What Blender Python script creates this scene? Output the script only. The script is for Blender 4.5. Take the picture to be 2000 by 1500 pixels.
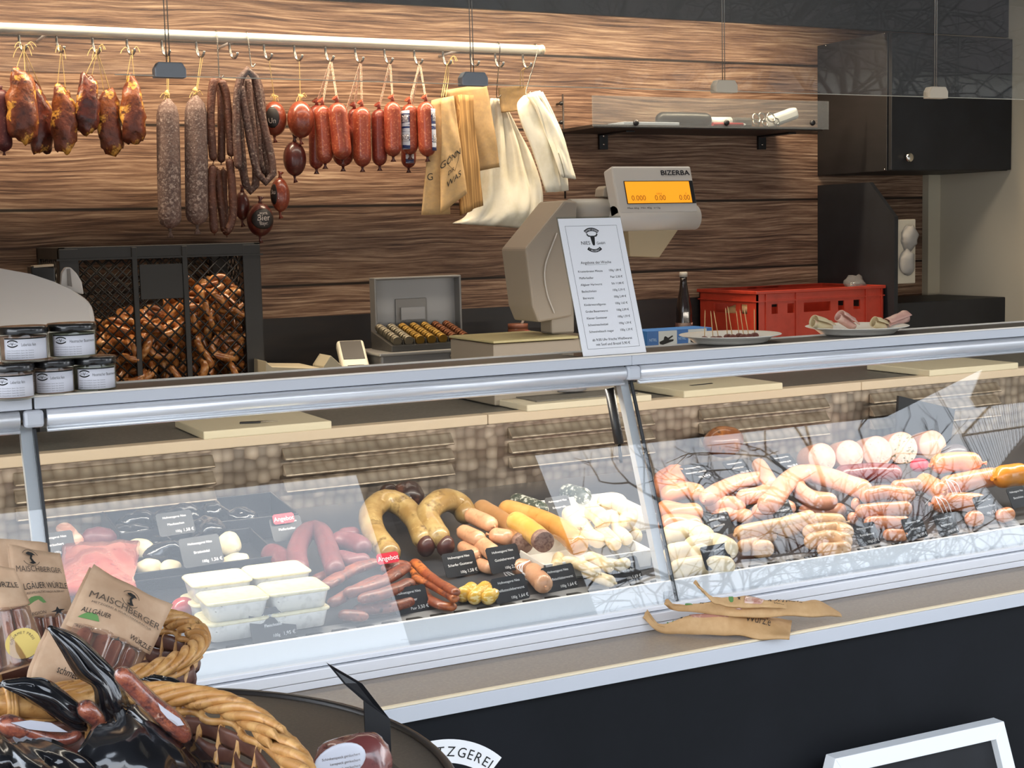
import bpy, bmesh, math, random
from mathutils import Vector as V, Matrix, Euler, noise
for _o in list(bpy.data.objects): bpy.data.objects.remove(_o)
S = bpy.context.scene
COL = S.collection
R = random.Random(7)
PI = math.pi

# ------------------------------------------------------------------ camera
F = 2800.0                                   # focal length in pixels of the 2000 px wide frame
CAM = V((0.0, -2.6, 1.6))
_yaw, _pit, _rol = 0.46907, 0.10542, -0.02412
def _axes():
    cy, sy, cp, sp = math.cos(_yaw), math.sin(_yaw), math.cos(_pit), math.sin(_pit)
    f = V((sy*cp, cy*cp, -sp)); r = V((cy, -sy, 0)); u = r.cross(f)
    c, s = math.cos(_rol), math.sin(_rol)
    return r*c + u*s, -(-r*s + u*c), f
CR, CD, CF = _axes()
cd = bpy.data.cameras.new('camera'); cam = bpy.data.objects.new('camera', cd); COL.objects.link(cam)
cd.sensor_width = 36.0; cd.lens = F/2000*36; cd.clip_start = 0.02; cd.clip_end = 200
cam.matrix_world = Matrix(((CR.x, -CD.x, -CF.x, CAM.x), (CR.y, -CD.y, -CF.y, CAM.y), (CR.z, -CD.z, -CF.z, CAM.z), (0, 0, 0, 1)))
S.camera = cam

# ------------------------------------------------------------------ exposure, sky, lamps
S.view_settings.view_transform = 'Standard'; S.view_settings.look = 'None'
S.view_settings.gamma = 1.0; S.view_settings.use_curve_mapping = False
S.view_settings.exposure = 1.12
W = bpy.data.worlds.new('overcast_sky'); S.world = W; W.use_nodes = True
def world():
    nt = W.node_tree; nt.nodes.clear()
    out = nt.nodes.new('ShaderNodeOutputWorld'); bg = nt.nodes.new('ShaderNodeBackground')
    tc = nt.nodes.new('ShaderNodeTexCoord'); sp = nt.nodes.new('ShaderNodeSeparateXYZ'); cr = nt.nodes.new('ShaderNodeValToRGB')
    nt.links.new(tc.outputs['Generated'], sp.inputs[0]); nt.links.new(sp.outputs[2], cr.inputs[0])
    e = cr.color_ramp.elements
    e[0].position = 0.0; e[0].color = (.93, .96, 1.0, 1); e[1].position = .6; e[1].color = (.78, .87, 1.0, 1)
    nt.links.new(cr.outputs[0], bg.inputs[0]); bg.inputs[1].default_value = 2.4
    nt.links.new(bg.outputs[0], out.inputs[0])
world()
def area(name, loc, size, power, col, rot=(0, 0, 0), spread=PI):
    l = bpy.data.lights.new(name, 'AREA'); l.shape = 'RECTANGLE'; l.size, l.size_y = size
    l.energy = power; l.color = col; l.spread = spread
    o = bpy.data.objects.new(name, l); o.location = loc; o.rotation_euler = rot; COL.objects.link(o)
    return o
WARM = (1.0, .80, .56); SOFT = (1.0, .90, .76)
area('ceiling_led_strip_light', (1.7, 1.66, 2.44), (3.6, .04), 24, WARM, (math.radians(4), 0, 0))
area('ceiling_room_light', (2.2, 1.0, 2.56), (3.0, .25), 7, SOFT)
area('display_tube_light', (1.9, .07, 1.272), (4.6, .03), 15, SOFT, (math.radians(25), 0, 0))

# ------------------------------------------------------------------ pixel -> place
def ray(x, y): return CR*((x-1000)/F) + CD*((y-750)/F) + CF
def atY(x, y, Y): d = ray(x, y); return CAM + d*((Y-CAM.y)/d.y)
def atZ(x, y, Z): d = ray(x, y); return CAM + d*((Z-CAM.z)/d.z)
def atX(x, y, X): d = ray(x, y); return CAM + d*((X-CAM.x)/d.x)
DK = (.93-.86)/.73                            # slope of the display deck
def deckz(Y): return .86 + DK*(Y+.13)
def deck(x, y, h=0.0):
    n = V((0, -DK, 1)); p = V((0, -.13, .86+h)); d = ray(x, y)
    return CAM + d*((p-CAM).dot(n)/d.dot(n))
def pxm(P): return F/((P-CAM).dot(CF))        # pixels per metre at a place

# ------------------------------------------------------------------ materials
def lin(h):
    h = h.lstrip('#'); o = []
    for i in (0, 2, 4):
        c = int(h[i:i+2], 16)/255; o.append(c/12.92 if c <= .04045 else ((c+.055)/1.055)**2.4)
    return (*o, 1.0)
MATS = {}
def mat(name, col, rough=.5, metal=0.0, var=(), bump=None, spec=.5, coat=0.0, emit=0.0, trans=0.0, alpha=1.0, sss=0.0, croup=.08):
    if name in MATS: return MATS[name]
    m = bpy.data.materials.new(name); MATS[name] = m; m.use_nodes = True
    nt = m.node_tree; b = nt.nodes['Principled BSDF']; N = nt.nodes.new; L = nt.links.new
    c0 = lin(col); b.inputs['Base Color'].default_value = c0
    b.inputs['Roughness'].default_value = rough; b.inputs['Metallic'].default_value = metal
    b.inputs['Specular IOR Level'].default_value = spec; b.inputs['Coat Weight'].default_value = coat
    b.inputs['Coat Roughness'].default_value = croup
    b.inputs['Transmission Weight'].default_value = trans; b.inputs['Alpha'].default_value = alpha
    if sss: b.inputs['Subsurface Weight'].default_value = sss; b.inputs['Subsurface Radius'].default_value = (.01, .004, .002)
    if emit: b.inputs['Emission Color'].default_value = c0; b.inputs['Emission Strength'].default_value = emit
    tc = N('ShaderNodeTexCoord'); prev = None
    for v in var:                             # (scale, colour, low, high[, stretch])
        sc, c2, lo, hi = v[:4]
        n = N('ShaderNodeTexNoise'); n.inputs['Scale'].default_value = sc; n.inputs['Detail'].default_value = 5; n.inputs['Roughness'].default_value = .6
        if len(v) > 4:
            mp = N('ShaderNodeMapping'); mp.inputs['Scale'].default_value = v[4]
            L(tc.outputs['Object'], mp.inputs[0]); L(mp.outputs[0], n.inputs['Vector'])
        else: L(tc.outputs['Object'], n.inputs['Vector'])
        r = N('ShaderNodeMapRange'); r.inputs['From Min'].default_value = lo; r.inputs['From Max'].default_value = hi
        L(n.outputs['Fac'], r.inputs['Value'])
        mx = N('ShaderNodeMix'); mx.data_type = 'RGBA'; L(r.outputs[0], mx.inputs[0])
        if prev: L(prev, mx.inputs[6])
        else: mx.inputs[6].default_value = c0
        mx.inputs[7].default_value = lin(c2); prev = mx.outputs[2]
    if prev: L(prev, b.inputs['Base Color'])
    if bump:
        n = N('ShaderNodeTexNoise'); n.inputs['Scale'].default_value = bump[0]; n.inputs['Detail'].default_value = 4
        if len(bump) > 2:
            mp = N('ShaderNodeMapping'); mp.inputs['Scale'].default_value = bump[2]
            L(tc.outputs['Object'], mp.inputs[0]); L(mp.outputs[0], n.inputs['Vector'])
        else: L(tc.outputs['Object'], n.inputs['Vector'])
        bp = N('ShaderNodeBump'); bp.inputs['Strength'].default_value = bump[1]; bp.inputs['Distance'].default_value = .004
        L(n.outputs['Fac'], bp.inputs['Height']); L(bp.outputs[0], b.inputs['Normal'])
    return m
def mirror_in_glass(px, py, Y):               # where the slanted case glass shows px,py of the square outside
    P0 = V((0, .0005, 1.279)); n = V((0, -.446, .1685)).normalized(); d = ray(px, py); P_ = CAM+d*((P0-CAM).dot(n)/d.dot(n)); r = d-n*2*d.dot(n)
    return P_+r*((Y-P_.y)/r.y)
def glassmat(name, tint, ior=1.5, rough=0.0, haze=0.0):
    if name in MATS: return MATS[name]
    m = bpy.data.materials.new(name); MATS[name] = m; m.use_nodes = True; nt = m.node_tree; nt.nodes.clear()
    N = nt.nodes.new; L = nt.links.new
    o = N('ShaderNodeOutputMaterial'); t = N('ShaderNodeBsdfTransparent'); g = N('ShaderNodeBsdfGlossy'); f = N('ShaderNodeFresnel'); mx = N('ShaderNodeMixShader')
    ge = N('ShaderNodeNewGeometry'); mr = N('ShaderNodeMapRange'); L(ge.outputs['Backfacing'], mr.inputs[0]); mr.inputs[3].default_value = ior; mr.inputs[4].default_value = 1/ior; L(mr.outputs[0], f.inputs[0])
    t.inputs[0].default_value = lin(tint); g.inputs['Roughness'].default_value = rough; f.inputs[0].default_value = ior
    L(f.outputs[0], mx.inputs[0]); L(t.outputs[0], mx.inputs[1]); L(g.outputs[0], mx.inputs[2]); last = mx.outputs[0]
    if haze:
        d = N('ShaderNodeBsdfDiffuse'); d.inputs[0].default_value = (.9, .9, .9, 1); m2 = N('ShaderNodeMixShader'); m2.inputs[0].default_value = haze
        L(last, m2.inputs[1]); L(d.outputs[0], m2.inputs[2]); last = m2.outputs[0]
    L(last, o.inputs[0]); return m

# ------------------------------------------------------------------ mesh builder
def spline(pts, n):
    pts = [V(p) for p in pts]
    if len(pts) == 2: return [pts[0].lerp(pts[1], i/n) for i in range(n+1)]
    P = [pts[0]*2-pts[1]] + pts + [pts[-1]*2-pts[-2]]; out = []; k = len(pts)-1
    for i in range(n+1):
        u = i/n*k; j = min(int(u), k-1); t = u-j; a, b, c, d = P[j:j+4]
        out.append(.5*((2*b) + (c-a)*t + (2*a-5*b+4*c-d)*t*t + (3*b-a-3*c+d)*t**3))
    return out
TXT = {}
def textmesh(s):
    if s not in TXT:
        cu = bpy.data.curves.new('lettering_source', 'FONT'); cu.body = s; cu.size = 1.0; cu.resolution_u = 3
        o = bpy.data.objects.new('lettering_source', cu); COL.objects.link(o)
        me = bpy.data.meshes.new_from_object(o)
        vs = [tuple(v.co) for v in me.vertices]; fs = [tuple(p.vertices) for p in me.polygons]
        bpy.data.objects.remove(o); bpy.data.curves.remove(cu); bpy.data.meshes.remove(me)
        x0 = min([v[0] for v in vs] or [0]); x1 = max([v[0] for v in vs] or [0])
        TXT[s] = (vs, fs, x0, x1)
    return TXT[s]
class G:
    def __init__(s): s.bm = bmesh.new(); s.mi = 0; s.sm = False
    def face(s, vs):
        try:
            f = s.bm.faces.new(vs); f.material_index = s.mi; f.smooth = s.sm; return f
        except ValueError: return None
    def box(s, c, d, rot=None, bev=0.0, seg=2):
        c = V(c); M = (rot if isinstance(rot, Matrix) else Euler(rot or (0, 0, 0)).to_matrix())
        vs = [s.bm.verts.new(c + M @ V((d[0]*x/2, d[1]*y/2, d[2]*z/2))) for x in (-1, 1) for y in (-1, 1) for z in (-1, 1)]
        fs = [s.face([vs[i] for i in q]) for q in ((0, 1, 3, 2), (4, 6, 7, 5), (0, 4, 5, 1), (2, 3, 7, 6), (0, 2, 6, 4), (1, 5, 7, 3))]
        if bev:
            es = list({e for f in fs for e in f.edges})
            bmesh.ops.bevel(s.bm, geom=es, offset=bev, segments=seg, profile=.5, affect='EDGES', material=-1)
        return s
    def b2(s, a, b, bev=0.0):                 # box between two corners
        a, b = V(a), V(b); return s.box((a+b)/2, [abs(b[i]-a[i]) for i in range(3)], None, bev)
    def prism(s, pts, vec, bev=0.0):
        vec = V(vec); A = [s.bm.verts.new(V(p)) for p in pts]; B = [s.bm.verts.new(V(p)+vec) for p in pts]; n = len(A)
        fs = [s.face(A[::-1]), s.face(B)] + [s.face([A[i], A[(i+1) % n], B[(i+1) % n], B[i]]) for i in range(n)]
        if bev:
            es = list({e for f in fs if f for e in f.edges})
            bmesh.ops.bevel(s.bm, geom=es, offset=bev, segments=2, profile=.5, affect='EDGES', material=-1)
        return s
    def tube(s, pts, r, n=10, closed=False, flat=1.0, up=None, cap=True):
        pts = [V(p) for p in pts]; k = len(pts); rs = r if isinstance(r, (list, tuple)) else [r]*k
        sm, s.sm = s.sm, True; rings = []; prevn = None
        for i in range(k):
            a = pts[(i-1) % k] if (closed or i) else pts[0]; b = pts[(i+1) % k] if (closed or i < k-1) else pts[-1]
            t = (b-a); t = t.normalized() if t.length > 1e-9 else V((0, 0, 1))
            if prevn is None:
                g = V(up) if up else (V((0, 0, 1)) if abs(t.z) < .9 else V((1, 0, 0))); nn = (g - t*g.dot(t)).normalized()
            else:
                nn = prevn - t*prevn.dot(t); nn = nn.normalized() if nn.length > 1e-6 else prevn
            prevn = nn; bb = t.cross(nn)
            rings.append([s.bm.verts.new(pts[i] + (nn*math.cos(2*PI*j/n)*flat + bb*math.sin(2*PI*j/n))*rs[i]) for j in range(n)])
        for i in range(k if closed else k-1):
            A, B = rings[i], rings[(i+1) % k]
            for j in range(n): s.face([A[j], A[(j+1) % n], B[(j+1) % n], B[j]])
        if cap and not closed: s.sm = False; s.face(rings[0][::-1]); s.face(rings[-1])
        s.sm = sm; return s
    def cyl(s, a, b, r, n=20, r2=None): return s.tube([a, b], [r, r if r2 is None else r2], n)
    def lathe(s, c, prof, n=28, axis=None):   # prof: (radius, height) from bottom to top
        c = V(c); M = axis or Matrix.Identity(3); sm, s.sm = s.sm, True; rings = []
        for r, z in prof:
            rings.append([s.bm.verts.new(c + M @ V((r*math.cos(2*PI*j/n), r*math.sin(2*PI*j/n), z))) for j in range(n)] if r > 1e-6 else [s.bm.verts.new(c + M @ V((0, 0, z)))])
        for A, B in zip(rings, rings[1:]):
            for j in range(n):
                q = [A[j % len(A)], A[(j+1) % len(A)], B[(j+1) % len(B)], B[j % len(B)]]; u = []
                for v in q:
                    if v not in u: u.append(v)
                if len(u) > 2: s.face(u)
        for rg, rev in ((rings[0], True), (rings[-1], False)):
            if len(rg) > 2: s.sm = False; s.face(rg[::-1] if rev else rg); s.sm = True
        s.sm = sm; return s
    def ball(s, c, rad, rot=None, n=20, m=12, amp=0.0, freq=20.0, seed=0.0):
        c = V(c); M = rot if isinstance(rot, Matrix) else Euler(rot or (0, 0, 0)).to_matrix()
        rad = V(rad) if not isinstance(rad, (int, float)) else V((rad,)*3)
        sm, s.sm = s.sm, True; rings = []
        def pt(th, ph):
            d = V((math.sin(th)*math.cos(ph), math.sin(th)*math.sin(ph), math.cos(th)))
            p = V((d.x*rad.x, d.y*rad.y, d.z*rad.z))
            if amp: p *= 1 + amp*noise.fractal(p*freq + V((seed, seed*1.7, 3.1)), .8, 2.0, 3)
            return s.bm.verts.new(c + M @ p)
        rings.append([pt(0, 0)])
        for i in range(1, m): rings.append([pt(PI*i/m, 2*PI*j/n) for j in range(n)])
        rings.append([pt(PI, 0)])
        for A, B in zip(rings, rings[1:]):
            for j in range(n):
                q = [A[j % len(A)], B[j % len(B)], B[(j+1) % len(B)], A[(j+1) % len(A)]]; u = []
                for v in q:
                    if v not in u: u.append(v)
                if len(u) > 2: s.face(u)
        s.sm = sm; return s
    def sheet(s, fn, nu, nv, th=.0006):       # fn(u,v)->point, closed thin solid with two skins
        sm, s.sm = s.sm, True
        P = [[V(fn(i/nu, j/nv)) for j in range(nv+1)] for i in range(nu+1)]
        def nrm(i, j):
            a = P[min(i+1, nu)][j]-P[max(i-1, 0)][j]; b = P[i][min(j+1, nv)]-P[i][max(j-1, 0)]; c = a.cross(b)
            return c.normalized() if c.length > 1e-12 else V((0, 0, 1))
        A = [[s.bm.verts.new(P[i][j] + nrm(i, j)*th/2) for j in range(nv+1)] for i in range(nu+1)]
        B = [[s.bm.verts.new(P[i][j] - nrm(i, j)*th/2) for j in range(nv+1)] for i in range(nu+1)]
        for i in range(nu):
            for j in range(nv):
                s.face([A[i][j], A[i+1][j], A[i+1][j+1], A[i][j+1]]); s.face([B[i][j], B[i][j+1], B[i+1][j+1], B[i+1][j]])
        for i in range(nu): s.face([A[i][0], B[i][0], B[i+1][0], A[i+1][0]]); s.face([A[i][nv], A[i+1][nv], B[i+1][nv], B[i][nv]])
        for j in range(nv): s.face([A[0][j], A[0][j+1], B[0][j+1], B[0][j]]); s.face([A[nu][j], B[nu][j], B[nu][j+1], A[nu][j+1]])
        s.sm = sm; return s
    def text(s, body, o, ux, uy, size, align='l', off=.0004, width=None, fn=None):
        vs, fs, x0, x1 = textmesh(body); o, ux, uy = V(o), V(ux).normalized(), V(uy).normalized(); n = ux.cross(uy)
        sx = size
        if width and x1 > x0: sx = width/(x1-x0)
        dx = {'l': -x0, 'c': -(x0+x1)/2, 'r': -x1}[align]
        vv = []
        for v in vs:
            a, b = (v[0]+dx)*sx, v[1]*size
            vv.append(s.bm.verts.new(fn(a, b) if fn else o + ux*a + uy*b + n*off))
        for f in fs: s.face([vv[i] for i in f])
        return s
    def arctext(s, body, c, ux, uy, rad, size, mid=PI/2, up=True, off=.0005, track=1.0):
        c, ux, uy = V(c), V(ux), V(uy); n = ux.cross(uy)
        ws = [(textmesh(ch)[3]-textmesh(ch)[2]+.14 if ch != ' ' else .3)*size*track for ch in body]
        tot = sum(ws)/rad; a = mid + (tot/2 if up else -tot/2)
        for ch, w in zip(body, ws):
            a += (-w/rad/2 if up else w/rad/2)
            d = ux*math.cos(a)+uy*math.sin(a); t = V(ux*math.sin(a)-uy*math.cos(a)) if up else V(-ux*math.sin(a)+uy*math.cos(a))
            if ch != ' ': s.text(ch, c+d*(rad if up else rad), t, d if up else -d, size, 'c', off)
            a += (-w/rad/2 if up else w/rad/2)
        return s
    def arcband(s, c, ux, uy, r0, r1, a0, a1, off=.0003, n=28):
        c, ux, uy = V(c), V(ux), V(uy); nn = ux.cross(uy)*off
        pr = [[s.bm.verts.new(c + (ux*math.cos(a0+(a1-a0)*i/n)+uy*math.sin(a0+(a1-a0)*i/n))*r + nn) for i in range(n+1)] for r in (r0, r1)]
        for i in range(n): s.face([pr[0][i], pr[1][i], pr[1][i+1], pr[0][i+1]])
        return s
    def done(s, name, m, parent=None, loc=None):
        bmesh.ops.recalc_face_normals(s.bm, faces=s.bm.faces[:]) if not getattr(s, 'norec', False) else None
        me = bpy.data.meshes.new(name); s.bm.to_mesh(me); s.bm.free()
        for x in (m if isinstance(m, (list, tuple)) else [m]): me.materials.append(x)
        o = bpy.data.objects.new(name, me); COL.objects.link(o)
        off = V((0, 0, 0))
        if parent:
            o.parent = parent; q = parent
            while q: off += V(q.location); q = q.parent
        else:
            if loc is None and me.vertices:
                xs = [v.co for v in me.vertices]; lo = [min(v[i] for v in xs) for i in range(3)]; hi = [max(v[i] for v in xs) for i in range(3)]
                loc = ((lo[0]+hi[0])/2, (lo[1]+hi[1])/2, lo[2])
            off = V(loc or (0, 0, 0)); o.location = off
        if off.length: me.transform(Matrix.Translation(-off))
        return o
def tag(o, label, cat=None, group=None):
    o['label'] = label
    if cat: o['category'] = cat
    if group: o['group'] = group
    return o
def thing(name, label, cat, loc, group=None):
    o = bpy.data.objects.new(name, None); o.empty_display_size = .05; COL.objects.link(o); o.location = loc
    return tag(o, label, cat, group)
def struct(o): o['kind'] = 'structure'; return o
def kids(o): return [c for c in bpy.data.objects if c.parent == o]
def copy_tree(o, loc=None, rz=None, label=None, group=None, parent=None):
    c = o.copy(); COL.objects.link(c)
    if parent: c.parent = parent
    if loc is not None: c.location = loc
    if rz is not None: c.rotation_euler = (0, 0, rz) if isinstance(rz, (int, float)) else rz
    if label: c['label'] = label
    if group: c['group'] = group
    for k in kids(o):
        if k is not c: copy_tree(k, parent=c)
    return c
def saus_pts(path, r, n=26, amp=.0, seed=0, taper=1.0):
    """centre line and radii of a filled casing with round ends"""
    P = spline(path, 60); L = [0]
    for a, b in zip(P, P[1:]): L.append(L[-1]+(b-a).length)
    T = L[-1]; e = min(r*taper, T*.45); ss = [e*(1-math.cos(PI/2*i/5)) for i in range(6)]
    ss = ss + [e+(T-2*e)*i/n for i in range(1, n)] + [T-x for x in reversed(ss)]
    pts, rs = [], []
    for q in ss:
        j = 0
        while j < len(L)-2 and L[j+1] < q: j += 1
        t = (q-L[j])/max(L[j+1]-L[j], 1e-9); p = P[j].lerp(P[j+1], t); d = min(q, T-q)
        k = math.sqrt(max(0, 1-((e-d)/e)**2)) if d < e else 1.0
        rr = r*max(k, .12)
        if amp: rr *= 1+amp*noise.noise(p*30+V((seed, 0, 0)))
        pts.append(p); rs.append(rr)
    return pts, rs
def sausage(name, path, r, m, label=None, cat='sausage', group=None, parent=None, tips=True, amp=.06, seed=0, n=14, tipmat=None, taper=1.0, flat=1.0, up=None):
    g = G(); p, rs = saus_pts(path, r, 26, amp, seed, taper); g.tube(p, rs, n, flat=flat, up=up)
    o = g.done(name, m, parent)
    if label: tag(o, label, cat, group)
    if tips:
        for a, b in ((p[0], p[1]), (p[-1], p[-2])):
            d = (a-b).normalized() if (a-b).length > 0 else V((0, 0, 1)); k = G(); t = r*.22
            k.tube([a-d*t*.3, a+d*t*.7, a+d*t*2.0], [t*.9, t*.5, t*1.0], 7); k.done('casing_tip', tipmat or m, o)
    return o
# ------------------------------------------------------------------ shared materials
def woodmat():
    m = bpy.data.materials.new('plank_wood'); MATS['plank'] = m; m.use_nodes = True; nt = m.node_tree; N = nt.nodes.new; L = nt.links.new
    b = nt.nodes['Principled BSDF']; b.inputs['Roughness'].default_value = .55; b.inputs['Specular IOR Level'].default_value = .3
    tc = N('ShaderNodeTexCoord'); sp = N('ShaderNodeSeparateXYZ'); L(tc.outputs['Object'], sp.inputs[0])
    def mth(op, a, b_=None, c=None):
        n = N('ShaderNodeMath'); n.operation = op
        for i, x in enumerate((a, b_, c)):
            if x is None: continue
            if isinstance(x, (int, float)): n.inputs[i].default_value = x
            else: L(x, n.inputs[i])
        return n.outputs[0]
    X, Z = sp.outputs[0], sp.outputs[2]
    q = mth('DIVIDE', mth('SUBTRACT', Z, 1.44-.262*5), .262); idx = mth('FLOOR', q); fr = mth('FRACT', q)
    def comb(a, b_, c):
        n = N('ShaderNodeCombineXYZ')
        for i, x in enumerate((a, b_, c)):
            if isinstance(x, (int, float)): n.inputs[i].default_value = x
            else: L(x, n.inputs[i])
        return n.outputs[0]
    def nz(v, sc, det=5, dist=0.0, ro=.6):
        n = N('ShaderNodeTexNoise'); L(v, n.inputs['Vector']); n.inputs['Scale'].default_value = sc; n.inputs['Detail'].default_value = det
        n.inputs['Distortion'].default_value = dist; n.inputs['Roughness'].default_value = ro; return n.outputs['Fac']
    off = mth('MULTIPLY', idx, 3.71)
    warp = nz(comb(mth('ADD', mth('MULTIPLY', X, .9), off), idx, mth('MULTIPLY', Z, 3.0)), 1.6, 2)
    zz = mth('ADD', Z, mth('MULTIPLY', warp, .05))
    fine = nz(comb(mth('ADD', mth('MULTIPLY', X, 3.2), off), idx, mth('MULTIPLY', zz, 120)), 1.0, 8, .12, .68)
    wv = N('ShaderNodeTexWave'); wv.bands_direction = 'Z'; wv.wave_profile = 'SAW'; wv.inputs['Scale'].default_value = 22; wv.inputs['Distortion'].default_value = 2.2
    wv.inputs['Detail'].default_value = 3; wv.inputs['Detail Scale'].default_value = 1.2
    L(comb(mth('ADD', mth('MULTIPLY', X, .5), off), idx, zz), wv.inputs['Vector'])
    broad = nz(comb(mth('ADD', mth('MULTIPLY', X, .8), off), idx, mth('MULTIPLY', Z, 5)), 1.5, 3)
    g = mth('ADD', mth('ADD', mth('MULTIPLY_ADD', fine, 1.25, -.20), mth('MULTIPLY', wv.outputs['Fac'], .08)), mth('MULTIPLY', broad, .30))
    cr = N('ShaderNodeValToRGB'); L(g, cr.inputs[0]); e = cr.color_ramp.elements
    e[0].position = .30; e[0].color = lin('271a16'); e[1].position = .82; e[1].color = lin('b29a82')
    for p_, c_ in ((.46, '4a352b'), (.58, '705544'), (.70, '8f7460')): x = e.new(p_); x.color = lin(c_)
    # knots
    vo = N('ShaderNodeTexVoronoi'); vo.inputs['Scale'].default_value = 1.0; L(comb(mth('MULTIPLY', X, 1.15), idx, mth('MULTIPLY', Z, 3.2)), vo.inputs['Vector'])
    kn = N('ShaderNodeMapRange'); L(vo.outputs['Distance'], kn.inputs[0]); kn.inputs[1].default_value = .03; kn.inputs[2].default_value = .13; kn.inputs[3].default_value = .45; kn.inputs[4].default_value = 1.0
    tone = N('ShaderNodeMapRange'); L(nz(comb(mth('MULTIPLY', idx, 7.3), 2.0, 5.0), 1.0, 0), tone.inputs[0]); tone.inputs[1].default_value = .3; tone.inputs[2].default_value = .7; tone.inputs[3].default_value = .78; tone.inputs[4].default_value = 1.12
    ed = mth('ABSOLUTE', mth('SUBTRACT', fr, .5)); sm = N('ShaderNodeMapRange'); sm.interpolation_type = 'SMOOTHSTEP'
    L(mth('ADD', ed, mth('MULTIPLY', mth('SUBTRACT', fine, .5), .012)), sm.inputs[0]); sm.inputs[1].default_value = .47; sm.inputs[2].default_value = .494; sm.inputs[3].default_value = 1; sm.inputs[4].default_value = .07
    tot = mth('MULTIPLY', mth('MULTIPLY', sm.outputs[0], kn.outputs[0]), tone.outputs[0])
    mx = N('ShaderNodeMix'); mx.data_type = 'RGBA'; mx.blend_type = 'MULTIPLY'; mx.inputs[0].default_value = 1
    L(cr.outputs[0], mx.inputs[6]); L(comb(tot, tot, tot), mx.inputs[7]); L(mx.outputs[2], b.inputs['Base Color'])
    return m
def steelmat(nm='engine_turned_steel', metal=1.0, lo=.28, hi=.5, ca='cbbfb0', cb='85786c'):
    m = bpy.data.materials.new(nm); m.use_nodes = True; nt = m.node_tree; N = nt.nodes.new; L = nt.links.new
    b = nt.nodes['Principled BSDF']; b.inputs['Metallic'].default_value = metal
    tc = N('ShaderNodeTexCoord'); mp = N('ShaderNodeMapping'); mp.inputs['Scale'].default_value = (36, 36, 36); L(tc.outputs['Object'], mp.inputs[0])
    vo = N('ShaderNodeTexVoronoi'); vo.inputs['Scale'].default_value = 1; vo.inputs['Randomness'].default_value = .35; L(mp.outputs[0], vo.inputs['Vector'])
    cr = N('ShaderNodeValToRGB'); L(vo.outputs['Distance'], cr.inputs[0]); e = cr.color_ramp.elements
    e[0].color = lin(ca); e[1].position = .75; e[1].color = lin(cb)
    L(cr.outputs[0], b.inputs['Base Color'])
    r = N('ShaderNodeMapRange'); L(vo.outputs['Color'], r.inputs[0]); r.inputs[3].default_value = lo; r.inputs[4].default_value = hi; L(r.outputs[0], b.inputs['Roughness'])
    bp = N('ShaderNodeBump'); bp.inputs['Strength'].default_value = .25; bp.inputs['Distance'].default_value = .004; L(vo.outputs['Distance'], bp.inputs['Height']); L(bp.outputs[0], b.inputs['Normal'])
    return m
M_wood = woodmat(); M_turn = steelmat(); M_louv = steelmat('louvre_steel', .75, .38, .55, 'd8cdbd', '9a8d7e')
M_alu = mat('brushed_aluminium', 'd6d8dc', .32, 1.0, var=((60, 'c4c6ca', .4, .7, (.05, 1, 1)),))
M_alum = mat('satin_aluminium_fascia', 'c6c9d0', .4, .15); M_sill = mat('bright_sill_profile', 'e9ebf0', .4, .1)
M_cream = mat('cream_edge', 'cdbca4', .5)
M_white = mat('white_enamel', 'eef0f2', .35)
M_blk = mat('black_laminate', '15161a', .55, var=((8, '1d1f24', .4, .7),))
M_blkp = mat('black_front_panel', '111317', .7, var=((5, '16181d', .45, .75), (40, '131519', .5, .8)), spec=.2)
M_blkpl = mat('black_plastic', '17171a', .38)
M_grey = mat('grey_worktop', '625f58', .5, var=((120, '74706a', .45, .7),))
M_dark = mat('dark_worktop', '3b3733', .45, var=((150, '4a4540', .45, .7),))
M_ledge = mat('brown_grey_ledge', '94877a', .42, var=((160, 'a09282', .4, .7),))
M_beige = mat('beige_wall_panel', 'b3aa98', .6)
M_chrome = mat('chrome', 'd8d4cc', .15, 1.0)
M_steel = mat('steel_hook', 'a8a29a', .25, 1.0)
M_glass = glassmat('display_glass', 'f9fafa')
M_pane = glassmat("hanging_glass", "f8f9f8", 1.5, 0.0, .022)
M_acry = glassmat('acrylic', 'e9ecea', 1.45, .08, .10)
M_film = glassmat('clear_film', 'f4f4f2', 1.5, .06, .03)
M_ink = mat('black_ink', '141414', .7)
M_wink = mat('white_ink', 'f2f2f2', .7)
M_paper = mat('white_paper', 'f1f0f2', .6)
M_rope = mat('cream_twine', 'd9b878', .8)
M_rope2 = mat('red_white_twine', 'd8a084', .8, var=((300, 'f0e0c8', .45, .55),))
M_hole = mat('black_hole', '050505', .8)

# ------------------------------------------------------------------ the setting
g = G(); g.b2((-40, -60, -.02), (60, 12, 0)); struct(g.done('floor_pavement', mat('paving', '8d8c89', .8, var=((3, '777672', .4, .7),))))
XL, XR = -.35, 4.34
g = G(); g.b2((XL, -.05, .26), (5.2, 2.1, .3)); struct(g.done('floor', M_grey))
g = G(); g.b2((XL, 2.0, .3), (XR+.06, 2.06, 2.62)); struct(g.done('wall_back', M_wood, loc=(0, 0, 0)))
g = G(); g.b2((XL, 1.984, 1.15), (3.7, 2.0, 1.335)); struct(g.done('trim_1', mat('dark_lower_strip', '1c1a1d', .5, var=((6, '26201f', .4, .7, (1, 1, 6)),))))  # near-black strip on the planks just above the back counter
g = G(); za = atY(1735, 60, 1.60).z; g.b2((XL, 1.60, za), (XR, 1.618, 2.60), .001); struct(g.done('trim_2', M_blk))
g = G(); g.b2((XR, -.1, .3), (XR+.06, 2.0, 2.62)); struct(g.done('wall_right', M_beige))
g = G(); g.b2((4.275, 1.965, 1.2), (XR, 2.0, 1.80)); struct(g.done('trim_3', mat('pale_beige_trim', 'b4ac98', .5)))
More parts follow.
